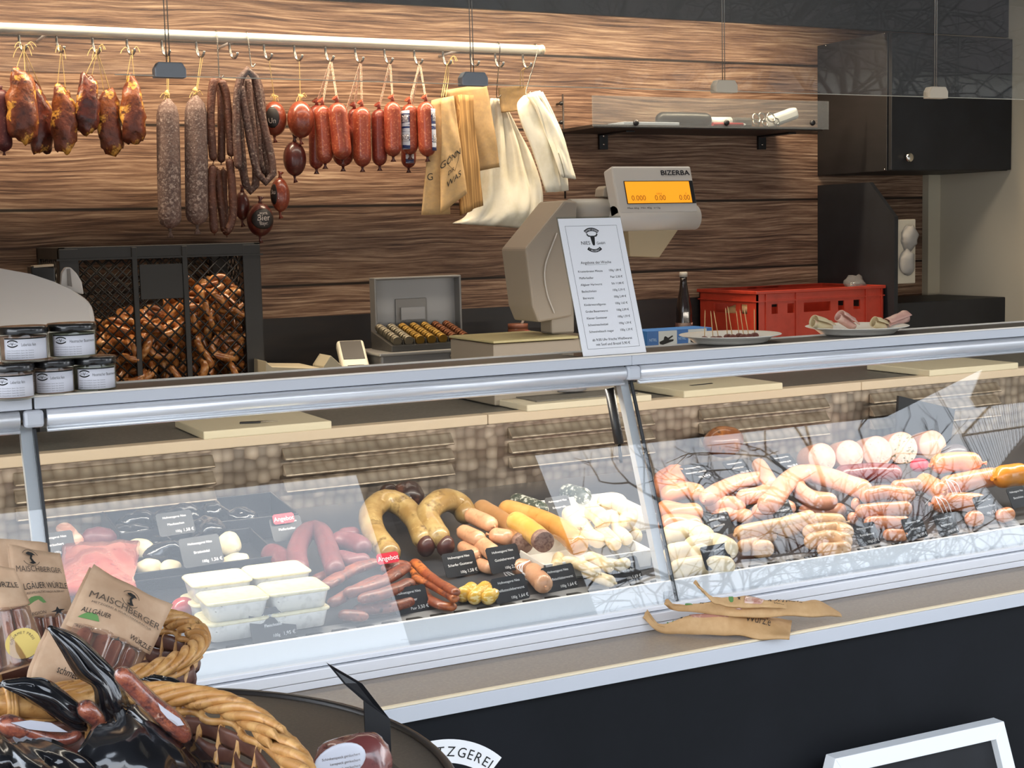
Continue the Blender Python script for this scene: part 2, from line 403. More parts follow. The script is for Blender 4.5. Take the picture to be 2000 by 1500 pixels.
g = G(); g.b2((XR-.02, 1.44, .9), (XR, 1.49, 2.6)); g.b2((XR-.03, .6, .9), (XR, 1.44, 2.6)); struct(g.done('trim_4', M_beige))
g = G(); g.b2((XL-.06, -.1, .3), (XL, 2.06, 2.62)); struct(g.done('wall_left', M_beige))
g = G(); g.b2((XL-.06, -.1, 2.6), (XR+.06, 2.06, 2.66)); struct(g.done('ceiling', mat('ceiling_panel', 'b9b2a4', .6)))
# raised hatch over the customers, its outer edge is what the case glass mirrors
hp = [(-2.5, -.1, 2.62), (-2.5, -2.52, 2.62), (4.72, -2.45, 2.62), (5.13, -2.06, 2.62), (5.3, -2.45, 2.62), (8, -2.4, 2.62), (8, -.1, 2.62)]
g = G(); g.prism(hp, (0, 0, .06)); tag(g.done('raised_hatch', mat('hatch_lining', '2e2b28', .7)), 'raised grey hatch of the stall over the customers', 'hatch')

M_ = mat('black_wire', '121214', .5); YG = -1.6
wg = thing('wire_grid', 'black wire grid hung from the hatch, mirrored in the glass at the right', 'wire grid', mirror_in_glass(1877, 852, YG))
L0, L1, U1, M1, B1 = [mirror_in_glass(*q, YG) for q in ((1877, 852), (1926, 944), (2004, 716), (2004, 833), (2004, 846))]
for a, b, r in ((L0, U1, .0055), (L0, M1, .0045), (L0, L1, .0055), (L1, B1, .0055)):
    g = G(); g.tube([a, b], r, 8); g.done('frame_rod', M_, wg)
for k in range(1, 14):
    f = k/14; g = G(); g.tube([L0.lerp(U1, f), L1.lerp(B1, f)], .0022, 6); g.done('wire', M_, wg)
g = G(); g.tube([U1, (U1.x, U1.y, 2.62)], .004, 8); g.done('hanger', M_, wg); g = G(); g.tube([L0, (L0.x, L0.y, 2.62)], .003, 8); g.done('hanger', M_, wg)
g = G(); g.prism([mirror_in_glass(*q, YG-.02) for q in ((1926, 946), (2010, 846), (2250, 846), (2250, 1060), (2005, 1030), (1950, 976))], (0, -.02, 0)); tag(g.done('reflection_blocker', M_blk), 'dark panel added beside the wire grid to block sky mirrored at the right edge', 'banner')  # added dark panel, outlined to block the sky mirrored in the case glass

# ------------------------------------------------------------------ the glass display counter
ctr = thing('display_counter', 'long refrigerated glass display counter with aluminium rails and black front', 'counter', (2.0, -.1, 0))
CX0, CX1 = XL, 4.3
YB, ZW = .72, 1.133
J = (.378, 1.604, 2.84)
g = G(); g.b2((CX0, .006, 1.312), (CX1, .148, 1.333)); g.done('counter_top', M_dark, ctr)
g = G(); g.b2((CX0, -.004, 1.3335), (CX1, .004, 1.3365)); g.b2((CX0, .1475, 1.312), (CX1, .1525, 1.3365)); g.done('pale_edge_strip', mat('pale_edge', 'efe6d8', .4), ctr)
for a, b in ((CX0, J[0]-.002), (J[0]+.002, J[1]-.002), (J[1]-.0015, CX1)):
    g = G(); g.b2((a, -.006, 1.3125), (b, .006, 1.3335), .0015); g.done('fascia', M_alum, ctr)
g = G(); g.b2((CX0, .0, 1.295), (CX1, .03, 1.3125)); g.done('shadow_gap', M_blkpl, ctr)
def tubeprof(a, b):
    g = G(); g.sm = True; pr = []
    for i in range(14): t = PI*.62-PI*1.25*i/13; pr.append((-.0125+.0*i+ -.0145*math.cos(t-PI*.0)*0 - .0145*math.sin(PI*i/13)*1.0 + .012, 1.2965+.0145*math.cos(PI*i/13)))
    pr += [(.002, 1.279), (-.004, 1.2775), (-.006, 1.274), (-.003, 1.271), (.008, 1.271), (.008, 1.311)]
    g.prism([(a, y, z) for y, z in pr], (b-a, 0, 0)); return g
for i, (a, b) in enumerate(((CX0, J[0]-.024), (J[0]+.022, J[1]-.02), (J[1]+.018, J[2]-.02))): tubeprof(a, b).done('hinge_tube', mat('hinge_aluminium', 'e2e4e9', .3, .4), ctr)
for x in J[:2]:
    g = G(); g.b2((x-.018, -.014, 1.281), (x+.016, .01, 1.3115), .006); g.done('hinge_clamp', M_alum, ctr)
GT, GB = V((0, .0005, 1.279)), V((0, -.168, .833)); gd = (GB-GT); gn = V((0, gd.z, -gd.y)).normalized()
for a, b in ((CX0, J[0]-.003), (J[0]+.003, J[1]-.003), (J[1]+.003, J[2]-.003), (J[2]+.003, CX1)):
    g = G(); g.prism([(a, GT.y, GT.z), (b, GT.y, GT.z), (b, GB.y, GB.z), (a, GB.y, GB.z)], -gn*-.006); o = g.done('front_glass', M_glass, ctr)
for x in J[:2]:
    g = G(); q = V((0, .014, .0045))
    g.prism([V((x-.022, 0, 0))+GT+q, V((x-.002, 0, 0))+GT+q, V((x-.002, 0, 0))+GB+q, V((x-.022, 0, 0))+GB+q], (0, .02, .0)); g.done('glass_post', mat('grey_post', 'c3c6ca', .45, .2), ctr)
    g = G(); g.prism([V((x-.003, 0, 0))+GT, V((x+.003, 0, 0))+GT, V((x+.003, 0, 0))+GB, V((x-.003, 0, 0))+GB], (0, .006, .002)); g.done('pane_joint', M_blkpl, ctr)
g = G(); a = atY(1190, 758, .05); b = atY(1210, 868, .03); g.tube([a, a.lerp(b, .98), b], [.0105, .0105, .009], 14); b2 = atY(1213, 905, .02); g.tube([b, b2], .004, 8); g.done('gas_strut', M_blkpl, ctr)
# lower aluminium profile, ledge and front
g = G(); g.b2((CX0, -.178, .825), (CX1, -.150, .835), .002); g.b2((CX0, -.186, .803), (CX1, -.150, .823), .002); g.b2((CX0, -.181, .787), (CX1, -.150, .801), .001); g.done('sill_profile', M_sill, ctr)
g = G(); g.b2((CX0, -.172, .815), (CX1, -.149, .8275)); g.done('sill_groove', M_blkpl, ctr)
g = G(); g.b2((CX0, -.340, .757), (CX1, -.150, .786)); g.done('ledge', M_ledge, ctr)
g = G(); g.b2((CX0, -.348, .754), (CX1, -.340, .783), .001); g.done('ledge_fascia', M_alum, ctr)
g = G(); g.b2((CX0, -.346, .7832), (CX1, -.338, .7875), .0005); g.done('ledge_edge_strip', mat('cream_edge_strip', 'e8d8b8', .45), ctr)
g = G(); g.b2((CX0, -.325, .08), (CX1, -.29, .757)); fp = g.done('front_panel', M_blkp, ctr)
# interior
g = G(); g.b2((CX0, -.148, .79), (CX1, -.138, .874), .001); g.done('inner_front_panel', M_white, ctr)
g = G(); g.prism([(CX0, -.138, deckz(-.138)), (CX0, YB, deckz(YB)), (CX0, YB, deckz(YB)-.02), (CX0, -.138, .83)], (CX1-CX0, 0, 0)); g.done('display_deck', mat('dark_deck', '2e3036', .4), ctr)
g = G(); g.prism([(CX0, -.138, deckz(-.138)+.0004), (CX0, -.068, deckz(-.068)+.0004), (CX0, -.068, deckz(-.068)-.001), (CX0, -.138, deckz(-.138)-.001)], (CX1-CX0, 0, 0)); g.done('vent_strip', mat('vent_steel', '8f9194', .4, .5), ctr)
g = G()
for i in range(90):
    x = CX0+.03+i*.0505
    if x < CX1: g.lathe((x, -.103, deckz(-.103)+.001), [(.0175, -.001), (.0175, .0006), (0, .0006)], 18)
g.done('vent_holes', M_hole, ctr)
g = G(); g.b2((CX0, YB, .86), (CX1, YB+.012, 1.106)); g.done('steel_back_panel', M_turn, ctr)
for a, b, y in ((25, 418, 903), (553, 884, 879), (995, 1275, 838), (1368, 1616, 796), (1702, 1950, 766)):
    pa, pb = atY(a, y, YB-.01), atY(b, y, YB-.01); z0 = 1.058 - .0
    for k in range(3):
        zt = 1.094-.0395*k; g = G()
        g.prism([(pa.x, YB, zt), (pa.x, YB-.004, zt-.001), (pa.x, YB-.026, zt-.026), (pa.x, YB-.024, zt-.029), (pa.x, YB, zt-.029)], (pb.x-pa.x, 0, 0), .0025); g.done('louvre', M_louv, ctr)
for a, b in ((CX0, J[0]-.0), (J[0], J[1]), (J[1], J[2]), (J[2], CX1)):
    g = G(); g.b2((a+.001, YB-.014, ZW-.026), (b-.001, YB+.03, ZW), .003); g.done('rear_edge_trim', M_cream, ctr)
g = G(); g.b2((CX0, YB+.03, 1.10), (CX1, 1.12, ZW-.003)); g.done('rear_work_surface', M_grey, ctr)
g = G(); g.b2((CX0, YB+.012, .3), (CX1, 1.10, 1.099)); g.done('rear_body', M_white, ctr)
# sign painted on the front panel
dc = V((.975, -.3255, .509)); ux, uz = V((1, 0, 0)), V((0, 0, 1))
g = G(); g.arcband(dc, ux, uz, .152, .195, math.radians(45), math.radians(135), .0005); g.done('painted_arc', M_wink, fp)
g = G(); tr = math.radians(74)*.164/sum(((textmesh(c_)[3]-textmesh(c_)[2]+.14)*.026 for c_ in 'HOFMETZGEREI'))
g.arctext('HOFMETZGEREI', dc, ux, uz, .164, .026, math.radians(84.3), True, .0012, tr); g.done('painted_lettering', M_ink, fp)

# ------------------------------------------------------------------ back counter, side unit, cabinet
g = G(); g.b2((XL, 1.42, .3), (3.715, 1.98, 1.118)); g2 = thing('back_counter', 'dark counter along the plank wall behind the display', 'counter', (1.7, 1.7, .3))
g.done('carcass', M_blk, g2); g = G(); g.b2((XL, 1.40, 1.12), (3.715, 1.982, 1.15), .004); g.done('worktop', M_dark, g2)
P = atX(1964, 580, XR); g = G(); g.b2((3.745, P.y, .3), (XR, 1.99, P.z), .004); tag(g.done('black_base_unit', M_blk), 'black base unit in the right corner below the beige wall', 'cabinet')
XP = 3.722
pp = [atX(1592, 356, XP), atX(1698, 356, XP), atX(1747, 424, XP), atX(1747, 640, XP)]; yf = pp[2].y
pl = [(XP, 1.998, pp[1].z), (XP, pp[1].y, pp[1].z), (XP, yf, pp[2].z), (XP, yf, 1.151), (XP, 1.998, 1.151)]
g = G(); g.prism(pl, (.018, 0, 0)); tag(g.done('side_panel', M_blk), 'black upright side panel with a sloped upper corner under the wall cabinet', 'panel')
cab = thing('wall_cabinet', 'black wall cabinet with a round knob at upper right', 'cabinet', (4.03, 1.79, 1.795))
cy = 1.575
g = G(); g.b2((3.722, cy+.02, 1.795), (XR-.002, 1.999, 2.305), .002); g.done('body', mat('black_cabinet_board', '131213', .55, var=((9, '1a1719', .4, .7, (1, 1, 5)),)), cab)
g = G(); g.b2((3.727, cy, 1.797), (XR-.004, cy+.018, 2.30), .002); dr = g.done('door', M_blk, cab)
k = atY(1770, 308, cy); g = G(); g.lathe((k.x, cy, k.z), [(.009, 0), (.008, .01), (.017, .014), (.018, .02), (.014, .025), (0, .026)], 24, Matrix.Rotation(PI/2, 3, 'X')); g.done('knob', M_chrome, dr)
for (x, y) in ((1612, 89), (1727, 65), (1727, 331)):
    g = G(); q = atX(x, y, 3.7215); g.lathe((3.7225, q.y, q.z), [(.003, 0), (.003, .001), (0, .0015)], 10, Matrix.Rotation(-PI/2, 3, 'Y')); g.done('screw', M_chrome, cab)
# towel dispenser beside the side panel
Yd = 1.56
a, b = atY(1751, 429, Yd), atY(1788, 553, Yd)
td = thing('towel_dispenser', 'white paper towel holder beside the black side panel', 'dispenser', ((a.x+b.x)/2, Yd+.06, b.z))
g = G(); g.b2((a.x, Yd, b.z), (b.x, Yd+.11, a.z), .003); g.done('backplate', mat('offwhite_plastic', 'b5ad9c', .5), td)
g = G(); c1 = atY(1775, 465, Yd-.01); c2 = atY(1770, 510, Yd-.01)
g.ball(c1, (.034, .03, .045), None, 20, 14, .25, 30, 2); g.ball(c2, (.03, .03, .05), None, 20, 14, .25, 30, 5); g.done('paper_towel', mat('crumpled_tissue', '86837f', .9), td)

# ------------------------------------------------------------------ hanging glass pane
YP = .05
hg = thing('sneeze_guard', 'clear glass pane hung on wires above the counter', 'glass pane', (1.7, YP, 1.9))
zp = [atY(*q, YP).z for q in ((330, 146), (923, 165), (1414, 181), (1828, 187))]; zq = sum(zp)/4
g = G(); g.b2((XL+.01, YP-.003, zq), (XR-.01, YP+.003, 2.6)); g.done('pane', M_pane, hg)
g = G(); g.b2((.56, YP-.003, zq-.0012), (XR-.01, YP+.003, zq-.0002)); g.done('pane_edge_highlight', mat('edge_highlight', 'c9c2b0', .3), hg)  # pale strip painted as the highlight along the pane's lower edge
for i, (px, w) in enumerate(((330, 62), (923, 52), (1414, 42), (1828, 36))):
    q = atY(px, 130, YP); x = q.x; h = .014; c = .0285; cl = G()
    cl.prism([(x-c, YP-.012, zq-.004), (x+c, YP-.012, zq-.004), (x+c, YP-.012, zq+.012), (x+c*.75, YP-.012, zq+.023), (x-c*.75, YP-.012, zq+.023), (x-c, YP-.012, zq+.012)], (0, .024, 0), .0015)
    cp = cl.done('clip', mat('clip_metal', '8d9094', .4, .6) if i < 2 else M_cream, hg)
    for dx in (-.004, .002):
        w_ = G(); w_.tube([(x+dx, YP, zq+.02), (x+dx-.001, YP, 2.6)], .0010, 6); w_.done('wire', M_steel, cp)
# ------------------------------------------------------------------ hanging rail and what hangs from it
YR = 1.75
def H(x, y, Y=YR): return atY(x, y, Y)
rl = thing('hanging_rail', 'pale aluminium tube rail with small hooks across the plank wall', 'rail', (1.0, YR, 2.2))
r0, r1 = H(0, 53), H(1062, 99.5); RZ = (r0.z+r1.z)/2
g = G(); g.tube([(XL+.01, YR, RZ), (r1.x-.012, YR, RZ)], .0158, 24); g.done('tube', mat('pale_rail', 'e6e2d6', .3, .4), rl)
g = G(); g.lathe((r1.x-.013, YR, RZ), [(.0165, 0), (.0172, .002), (.0172, .008), (.014, .012), (0, .012)], 24, Matrix.Rotation(PI/2, 3, 'Y')); g.done('end_cap', M_cream, rl)
for px in (100, 918, 470):
    x = H(px, 60).x; g = G(); g.cyl((x, YR+.008, RZ), (x, 1.9995, RZ), .0045, 12); g.done('wall_bracket', M_alum, rl)
HK = (40, 113, 183, 250, 318, 385, 450, 517, 576, 637, 695, 752, 810, 866, 920, 968, 1022)
for px in HK:
    x = H(px, 80).x; z = RZ-.014
    g = G(); g.tube(spline([(x-.004, YR, z), (x-.003, YR-.001, z-.022), (x, YR-.008, z-.043), (x+.005, YR-.02, z-.050), (x+.010, YR-.03, z-.042), (x+.011, YR-.032, z-.034)], 18), .0042, 8)
    g.done('hook', M_steel, rl)
YH = YR-.022
def hookpt(px): return V((H(px, 80).x+.004, YH, RZ-.060))
def twine(parent, pts, m=None, r=.0012):
    g = G(); g.tube(spline(pts, 16), r, 6); return g.done('twine', m or M_rope, parent)
def bow(parent, p, s=.02, m=None, n=3, seed=0):
    rr = random.Random(seed)
    for i in range(n):
        a = rr.uniform(-1, 1); d = V((a, -.3, rr.uniform(-.2, .8)))*s
        twine(parent, [p, p+d*.6+V((0, -.004, .006)), p+d+V((0, 0, -.25*s)), p+d*1.2+V((0, 0, -.7*s))], m, .001)
# cured meats
M_meat = mat('cured_meat', '683324', .42, var=((16, '87481f', .46, .60), (20, 'cf9844', .55, .60), (60, '3a140e', .52, .70)), bump=(55, .8), coat=.12)
M_meat2 = mat('dark_cured_meat', '4e1d17', .38, var=((18, '74351f', .46, .60), (20, 'cf9844', .57, .61), (55, '2c110d', .5, .70)), bump=(55, .8), coat=.3)
def meat(label, x0, y0, x1, y1, hook, Y, lean, seed, m, strs, fat=()):
    a, b = atY((x0+x1)/2-lean, y0, Y), atY((x0+x1)/2+lean, y1, Y); c = (a+b)/2
    rx = (x1-x0)/2/pxm(c); rz = (a-b).length/2; g = G()
    ax = (a-b).normalized(); rot = V((0, 0, 1)).rotation_difference(ax).to_matrix()
    c0 = c.copy(); M = rot; n, m_ = 26, 18
    def pt(th, ph):
        d = V((math.sin(th)*math.cos(ph), math.sin(th)*math.sin(ph), math.cos(th)))
        w = 1 + .22*math.cos(th*1.0+PI) ; e = abs(math.sin(th))**.72 if math.sin(th) > 0 else 0
        p = V((e*math.cos(ph)*rx*w, e*math.sin(ph)*min(rx*.75, .042)*w, d.z*rz))
        p *= 1+.24*noise.fractal(p*30+V((seed*3.3, seed, 0)), .9, 2, 3)
        return g.bm.verts.new(c0 + M @ p)
    g.sm = True; rings = [[pt(.001, 0)]]+[[pt(PI*i/m_, 2*PI*j/n) for j in range(n)] for i in range(1, m_)]+[[pt(PI-.001, 0)]]
    for A, B in zip(rings, rings[1:]):
        for j in range(n):
            q = []
            for v in (A[j % len(A)], B[j % len(B)], B[(j+1) % len(B)], A[(j+1) % len(A)]):
                if v not in q: q.append(v)
            if len(q) > 2: g.face(q)
    t = thing('cured_meat', label, 'cured meat', (c.x, c.y, b.z), 'cured meat pieces on the rail'); g.done('meat', m, t)
    if hook:
        h = hookpt(hook)
        for k in strs: twine(t, [h, h.lerp(a+V((k/pxm(c), 0, -.012)), .5)+V((0, 0, .003)), a+V((k/pxm(c), 0, -.012))])
        bow(t, h+V((0, -.004, 0)), .03, None, 3, seed)
    return t
meat('broad cured meat piece with much yellow fat on the leftmost hook', 14, 132, 72, 274, 40, 1.715, 3, 1, M_meat, (-10, 8))
meat('dark cured meat piece half hidden behind the broad fatty one', 48, 163, 101, 298, 40, 1.80, 8, 2, M_meat2, (-4, 12))
meat('cured meat piece hung low alone on the second hook', 101, 165, 148, 294, 113, 1.74, 3, 3, M_meat, (-10, 6))
meat('short cured meat piece left of a longer one on the third hook', 149, 139, 193, 260, 183, 1.735, -2, 4, M_meat2, (-6, 6))
meat('cured meat piece with yellow fat knobs hanging lowest on the third hook', 191, 169, 238, 300, 183, 1.76, 4, 5, M_meat, (-8, 4))
meat('cured meat piece with a pale curl of fat beside the grey salamis', 236, 150, 283, 282, 250, 1.73, 3, 6, M_meat, (-10, 6))
M_sal = mat('grey_salami_casing', '54413d', .8, var=((110, '9a8880', .48, .68), (9, '735c54', .42, .66), (220, 'b9aaa2', .58, .74)), bump=(120, .4))
sausage('salami', [H(2, 175), H(6, 240), H(8, 296)], .024, mat('dark_red_salami', '4e1c20', .5, var=((150, '7c4a42', .55, .7),)), 'dark red salami cut off by the left edge above the slicer', 'salami', tips=True)
for i, (px, y0, x1, y1, hk, lab) in enumerate(((327, 192, 332, 446, 318, 'left one of two long grey mould-coated salamis'), (382, 186, 385, 439, 385, 'right one of two long grey mould-coated salamis next to dried links'))):
    a, b = H(px, y0, YH), H(x1, y1, YH); L_ = (a-b).length; g = G(); r = .0345
    pr = [(0, 0), (.006, .0), (.016, .004), (.027, .012), (.0335, .026), (r, .05), (r, L_*.5), (r*.98, L_-.09), (r*.95, L_-.05), (r*.78, L_-.024), (r*.45, L_-.010), (r*.2, L_)]
    d = (a-b).normalized(); rt = V((0, 0, 1)).rotation_difference(d).to_matrix(); g.lathe(b, pr, 28, rt)
    t = thing('salami', lab, 'salami', b, 'long grey salamis on the rail'); g.done('body', M_sal, t)
    k = G(); k.tube([a, a+V((.003, -.003, .012)), a+V((-.004, 0, .02))], [.006, .004, .008], 8); k.done('casing_tip', M_rope, t)
    k = G(); k.tube([b, b-V((0, 0, .012)), b-V((0, 0, .028))], [.006, .004, .011], 8); k.done('casing_tip', M_sal, t)
    bow(t, a, .02, None, 4, i+3); twine(t, [hookpt(hk), a], None, .0011); twine(t, [hookpt(hk)+V((.006, 0, 0)), a+V((.003, 0, 0))], None, .0011)
# long S hooks
def shook(label, px, ytop, pts, Y=YR):
    x = H(px, 60).x; z = RZ+.0192; g = G()
    P = [(x+.006, YR+.017, z-.022), (x+.004, YR+.013, z-.006), (x+.002, YR, z), (x, YR-.014, z-.006), (x, YR-.0205, z-.03)] + pts
    g.tube(spline(P, 40), .0019, 8); return tag(g.done('meat_hook', M_steel, None), label, 'hook')
def low(px, y, Y=YH): q = H(px, y, Y); return [(q.x, q.y, q.z+.01), (q.x+.004, q.y-.006, q.z-.004), (q.x+.012, q.y-.008, q.z+.004)]
shook('long steel hook carrying the paired dried link sausages', 420, 62, low(428, 150))
shook('long steel hook carrying the looped thin dried sausages', 480, 65, low(490, 128))
shook('long steel hook carrying the big white carrier bag', 970, 88, low(970, 188, 1.80))
shook('long slanted steel hook carrying the folded white bag bundle', 1043, 90, low(1028, 182))
# dried links
M_dry = mat('dried_sausage', '4a2a20', .6, var=((120, '8a6a58', .55, .72), (20, '5f3423', .45, .65)), bump=(150, .5))
M_dry2 = mat('thin_dried_sausage', '46302b', .65, var=((140, '97857a', .52, .7), (15, '5a3a30', .45, .65)), bump=(160, .6))
for i, (pth, Y, lab) in enumerate((
    ([(418, 152), (413, 190), (412, 250), (417, 314)], 1.715, 'leftmost upper link of the short dried sausages'),
    ([(428, 152), (432, 200), (433, 260), (432, 318)], 1.745, 'middle upper link of the short dried sausages'),
    ([(432, 155), (442, 190), (448, 250), (452, 306)], 1.715, 'right upper link of the short dried sausages'),
    ([(416, 322), (413, 360), (416, 420), (419, 456)], 1.715, 'leftmost lower link of the short dried sausages'),
    ([(424, 330), (428, 370), (435, 420), (440, 455)], 1.745, 'second lower link of the short dried sausages'),
    ([(436, 330), (436, 380), (440, 430), (443, 460)], 1.765, 'third lower link of the short dried sausages, furthest back'),
    ([(448, 310), (453, 360), (455, 420), (446, 448), (438, 452)], 1.712, 'right lower link, curling at its end, of the short dried sausages'))):
    sausage('dried_sausage', [H(x, y, Y) for x, y in pth], .0125, M_dry, lab, 'sausage', 'short dried link sausages', amp=.12, seed=i)
for i, (pth, Y, lab) in enumerate((
    ([(466, 330), (462, 260), (463, 190), (472, 148), (490, 136), (500, 160), (512, 230), (528, 300), (533, 340), (520, 356), (504, 340), (490, 280), (478, 210), (470, 165)], 1.695, 'front coil of the thin looped dried sausage on its long hook'),
    ([(474, 150), (468, 220), (472, 300), (478, 352), (488, 372), (498, 366), (500, 330), (494, 260), (486, 190), (484, 152)], 1.735, 'middle coil of the thin looped dried sausage, hanging lowest'),
    ([(500, 150), (510, 190), (514, 260), (522, 330), (516, 345), (506, 300), (500, 220), (492, 155)], 1.765, 'rear coil of the thin looped dried sausage'))):
    sausage('looped_sausage', [H(x, y, Y) for x, y in pth], .0125, M_dry2, lab, 'sausage', 'looped thin dried sausages', amp=.08, seed=i)
# round sausages
M_ball = mat('smooth_beer_sausage', '7c3522', .32, var=((130, 'a55a3a', .52, .72), (8, '642519', .5, .7)), coat=.5)
M_balld = mat('dark_beer_sausage', '4c1d18', .35, var=((130, '6f3527', .55, .72),), coat=.4)
M_blab = mat('dark_label', '1d1615', .5); M_rim = mat('label_rim', 'b8aaa2', .5)
def roundsaus(label, x0, y0, x1, y1, Y, m, hook=None, lab=None, seed=0):
    a, b = atY((x0+x1)/2, y0, Y), atY((x0+x1)/2, y1, Y); c = (a+b)/2; r = (x1-x0)/2/pxm(c); h = (a-b).length/2
    t = thing('round_sausage', label, 'sausage', (c.x, c.y, b.z), 'round sausages on the rail'); g = G(); g.ball(c, (r, r, h), None, 26, 16); g.done('body', m, t)
    k = G(); k.tube([a-V((0, 0, .003)), a+V((0, 0, .008)), a+V((.003, 0, .018))], [.008, .004, .011], 8); k.done('casing_tip', M_rope if hook else m, t)
    k = G(); k.tube([b+V((0, 0, .003)), b-V((0, 0, .008)), b-V((-.003, 0, .02))], [.006, .003, .008], 8); k.done('casing_tip', m, t)
    if hook: twine(t, [hookpt(hook), a+V((0, 0, .01))]); bow(t, a+V((0, -.003, .01)), .016, None, 3, seed)
    if lab:
        ang, wid, words = lab; g = G(); z0, z1 = -.55, .62
        def fn(u, v, k=1.012):
            ph = -PI/2+ang+(u-.5)*wid; zz = z0+(z1-z0)*v; e = math.sqrt(max(0, 1-zz*zz)); rr = math.sqrt(max(.0, 1-((v-.5)*2)**2*.9))
            ph = -PI/2+ang+(u-.5)*wid*rr; return c+V((math.cos(ph)*e*r, math.sin(ph)*e*r, zz*h))*k-(c*0)
        g.sheet(lambda u, v: c+(V(fn(u, v))-c)*1.0, 14, 12, .0006); lo = g.done('label_patch', M_blab, t)
        g = G()
        for k_, (w_, v_, sz) in enumerate(words):
            def tf(a_, b_, v_=v_): return V(fn(.5+a_/(wid*r), v_+b_/((z1-z0)*h), 1.026))
            g.text(w_, (0, 0, 0), (1, 0, 0), (0, 0, 1), sz, 'c', fn=tf)
        g.done('lettering', M_rim, lo)
    return t
roundsaus('round reddish sausage half hidden by the looped thin sausages', 512, 198, 560, 266, 1.78, M_ball, 517, (-.5, 1.2, (('Un', .22, .022),)), 1)
roundsaus('shiny round reddish sausage hung by one twine left of the red salamis', 561, 197, 613, 270, 1.74, M_ball, 576, None, 2)
roundsaus('dark round sausage hanging under the shiny round one', 553, 276, 598, 344, 1.765, M_balld, None, None, 3)
roundsaus('reddish round sausage under the looped thin sausages, right of the labelled one', 528, 347, 566, 414, 1.78, M_ball, None, (-1.1, 1.0, (('Bu', .5, .02),)), 4)
roundsaus('dark round sausage with a round black label at the lowest spot', 482, 396, 534, 462, 1.745, M_balld, None, (0, 2.0, (('Bayr.', .2, .016), ('Bier', .42, .026), ('wurst', .72, .014))), 5)
roundsaus('dull red round sausage in shadow behind the dried links', 458, 374, 488, 430, 1.80, M_balld, None, None, 6)
for a, b in (((587, 270), (590, 318)), ((549, 266), (546, 345)), ((584, 345), (550, 352))):
    pass
# red salamis
M_red = mat('red_salami_casing', '93402a', .38, var=((150, 'c98058', .54, .68), (10, '75251a', .45, .65)), coat=.35, bump=(130, .15))
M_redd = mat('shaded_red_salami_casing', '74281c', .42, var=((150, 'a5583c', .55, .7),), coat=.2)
M_bl = mat('blue_white_label', '2b3a6a', .5, var=((1, 'c4c8d4', .49, .51, (4, 4, 60)),))
SM = (
 ('rear red salami showing only low down beside the dark round sausage', 604, 205, 632, 330, 637, 1.80, 0, 0),
 ('leftmost front red salami of the row, set back a little', 616, 205, 648, 320, 637, 1.73, 3, 0),
 ('brightest front red salami, second of the row, hanging nearest', 645, 200, 682, 312, 637, 1.70, 6, 0),
 ('rear red salami below the brightest one', 650, 240, 690, 325, 695, 1.79, 0, 0),
 ('third front red salami of the row with a plain dull casing', 690, 208, 724, 326, 695, 1.73, 1, 0),
 ('rear red salami behind the third one, tip of it above its right shoulder', 680, 212, 702, 300, 695, 1.795, 0, 0),
 ('slim dark red salami between two thicker ones', 726, 213, 755, 324, 752, 1.75, 1, 0),
 ('red salami with a speckled casing right of the slim dark one', 751, 198, 783, 306, 752, 1.715, 1, 0),
 ('red salami with a blue and white label along its left side', 784, 203, 816, 302, 810, 1.72, 1, -.95),
 ('small dark rear salami below the one with the label on its left side', 784, 240, 812, 328, 810, 1.785, 0, -.2),
 ('red salami with a blue and white label on its right, next to the paper bags', 816, 198, 850, 306, 810, 1.69, 2, .75))
for i, (lab, x0, y0, x1, y1, hk, Y, lean, lb) in enumerate(SM):
    xm = (x0+x1)/2; a, b = atY(xm-lean, y0, Y), atY(xm+lean, y1, Y); r = (x1-x0)/2/pxm(a)*1.04
    t = thing('red_salami', lab, 'salami', (b.x, b.y, b.z), 'red salamis on the rail')
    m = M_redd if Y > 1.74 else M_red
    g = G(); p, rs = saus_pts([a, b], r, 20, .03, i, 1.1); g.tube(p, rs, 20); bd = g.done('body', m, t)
    g = G(); g.tube([a-V((0, 0, .004)), a+V((.002, 0, .006)), a+V((-.006, -.002, .016))], [.008, .005, .012], 8); g.done('casing_tip', m, t)
    g = G(); g.tube([b+V((0, 0, .004)), b-V((0, 0, .006)), b-V((0, 0, .016))], [.006, .004, .010], 8); g.done('casing_tip', M_balld, t)
    h = hookpt(hk); twine(t, [h, a+V((0, 0, .006))], M_rope2, .0013); twine(t, [h+V((.004, 0, 0)), a+V((.004, 0, .006))], M_rope2, .0013)
    if lb:
        ax = (a-b).normalized(); sx = V((1, 0, 0)); g = G()
        def fn(u, v, k=1.03):
            ph = -PI/2+lb+(u-.5)*1.15; return b.lerp(a, .10+.76*v)+V((math.cos(ph), math.sin(ph), 0))*r*k
        g.sheet(fn, 12, 10, .0005); lo = g.done('label_patch', M_bl, t); g = G()
        for v_ in (.30, .80):
            g = G(); g.sheet(lambda u, v, v_=v_: fn(.12+u*.76, v_-.10+v*.17, 1.05), 8, 3, .0004); g.done('label_field', mat('label_white', 'd9d8dc', .5), lo)
        g = G()
        for v_, w_ in ((.315, 'KNO'), (.245, 'SALA'), (.815, 'KNO'), (.745, 'SALA')):
            g.text(w_, (0, 0, 0), (1, 0, 0), (0, 0, 1), .013, 'c', fn=lambda a_, b_, v_=v_: fn(.5+a_/(1.15*r), v_+b_/((a-b).length*.76), 1.075))
        g.done('lettering', mat('dark_red_ink', '3c1a2c', .7), lo)
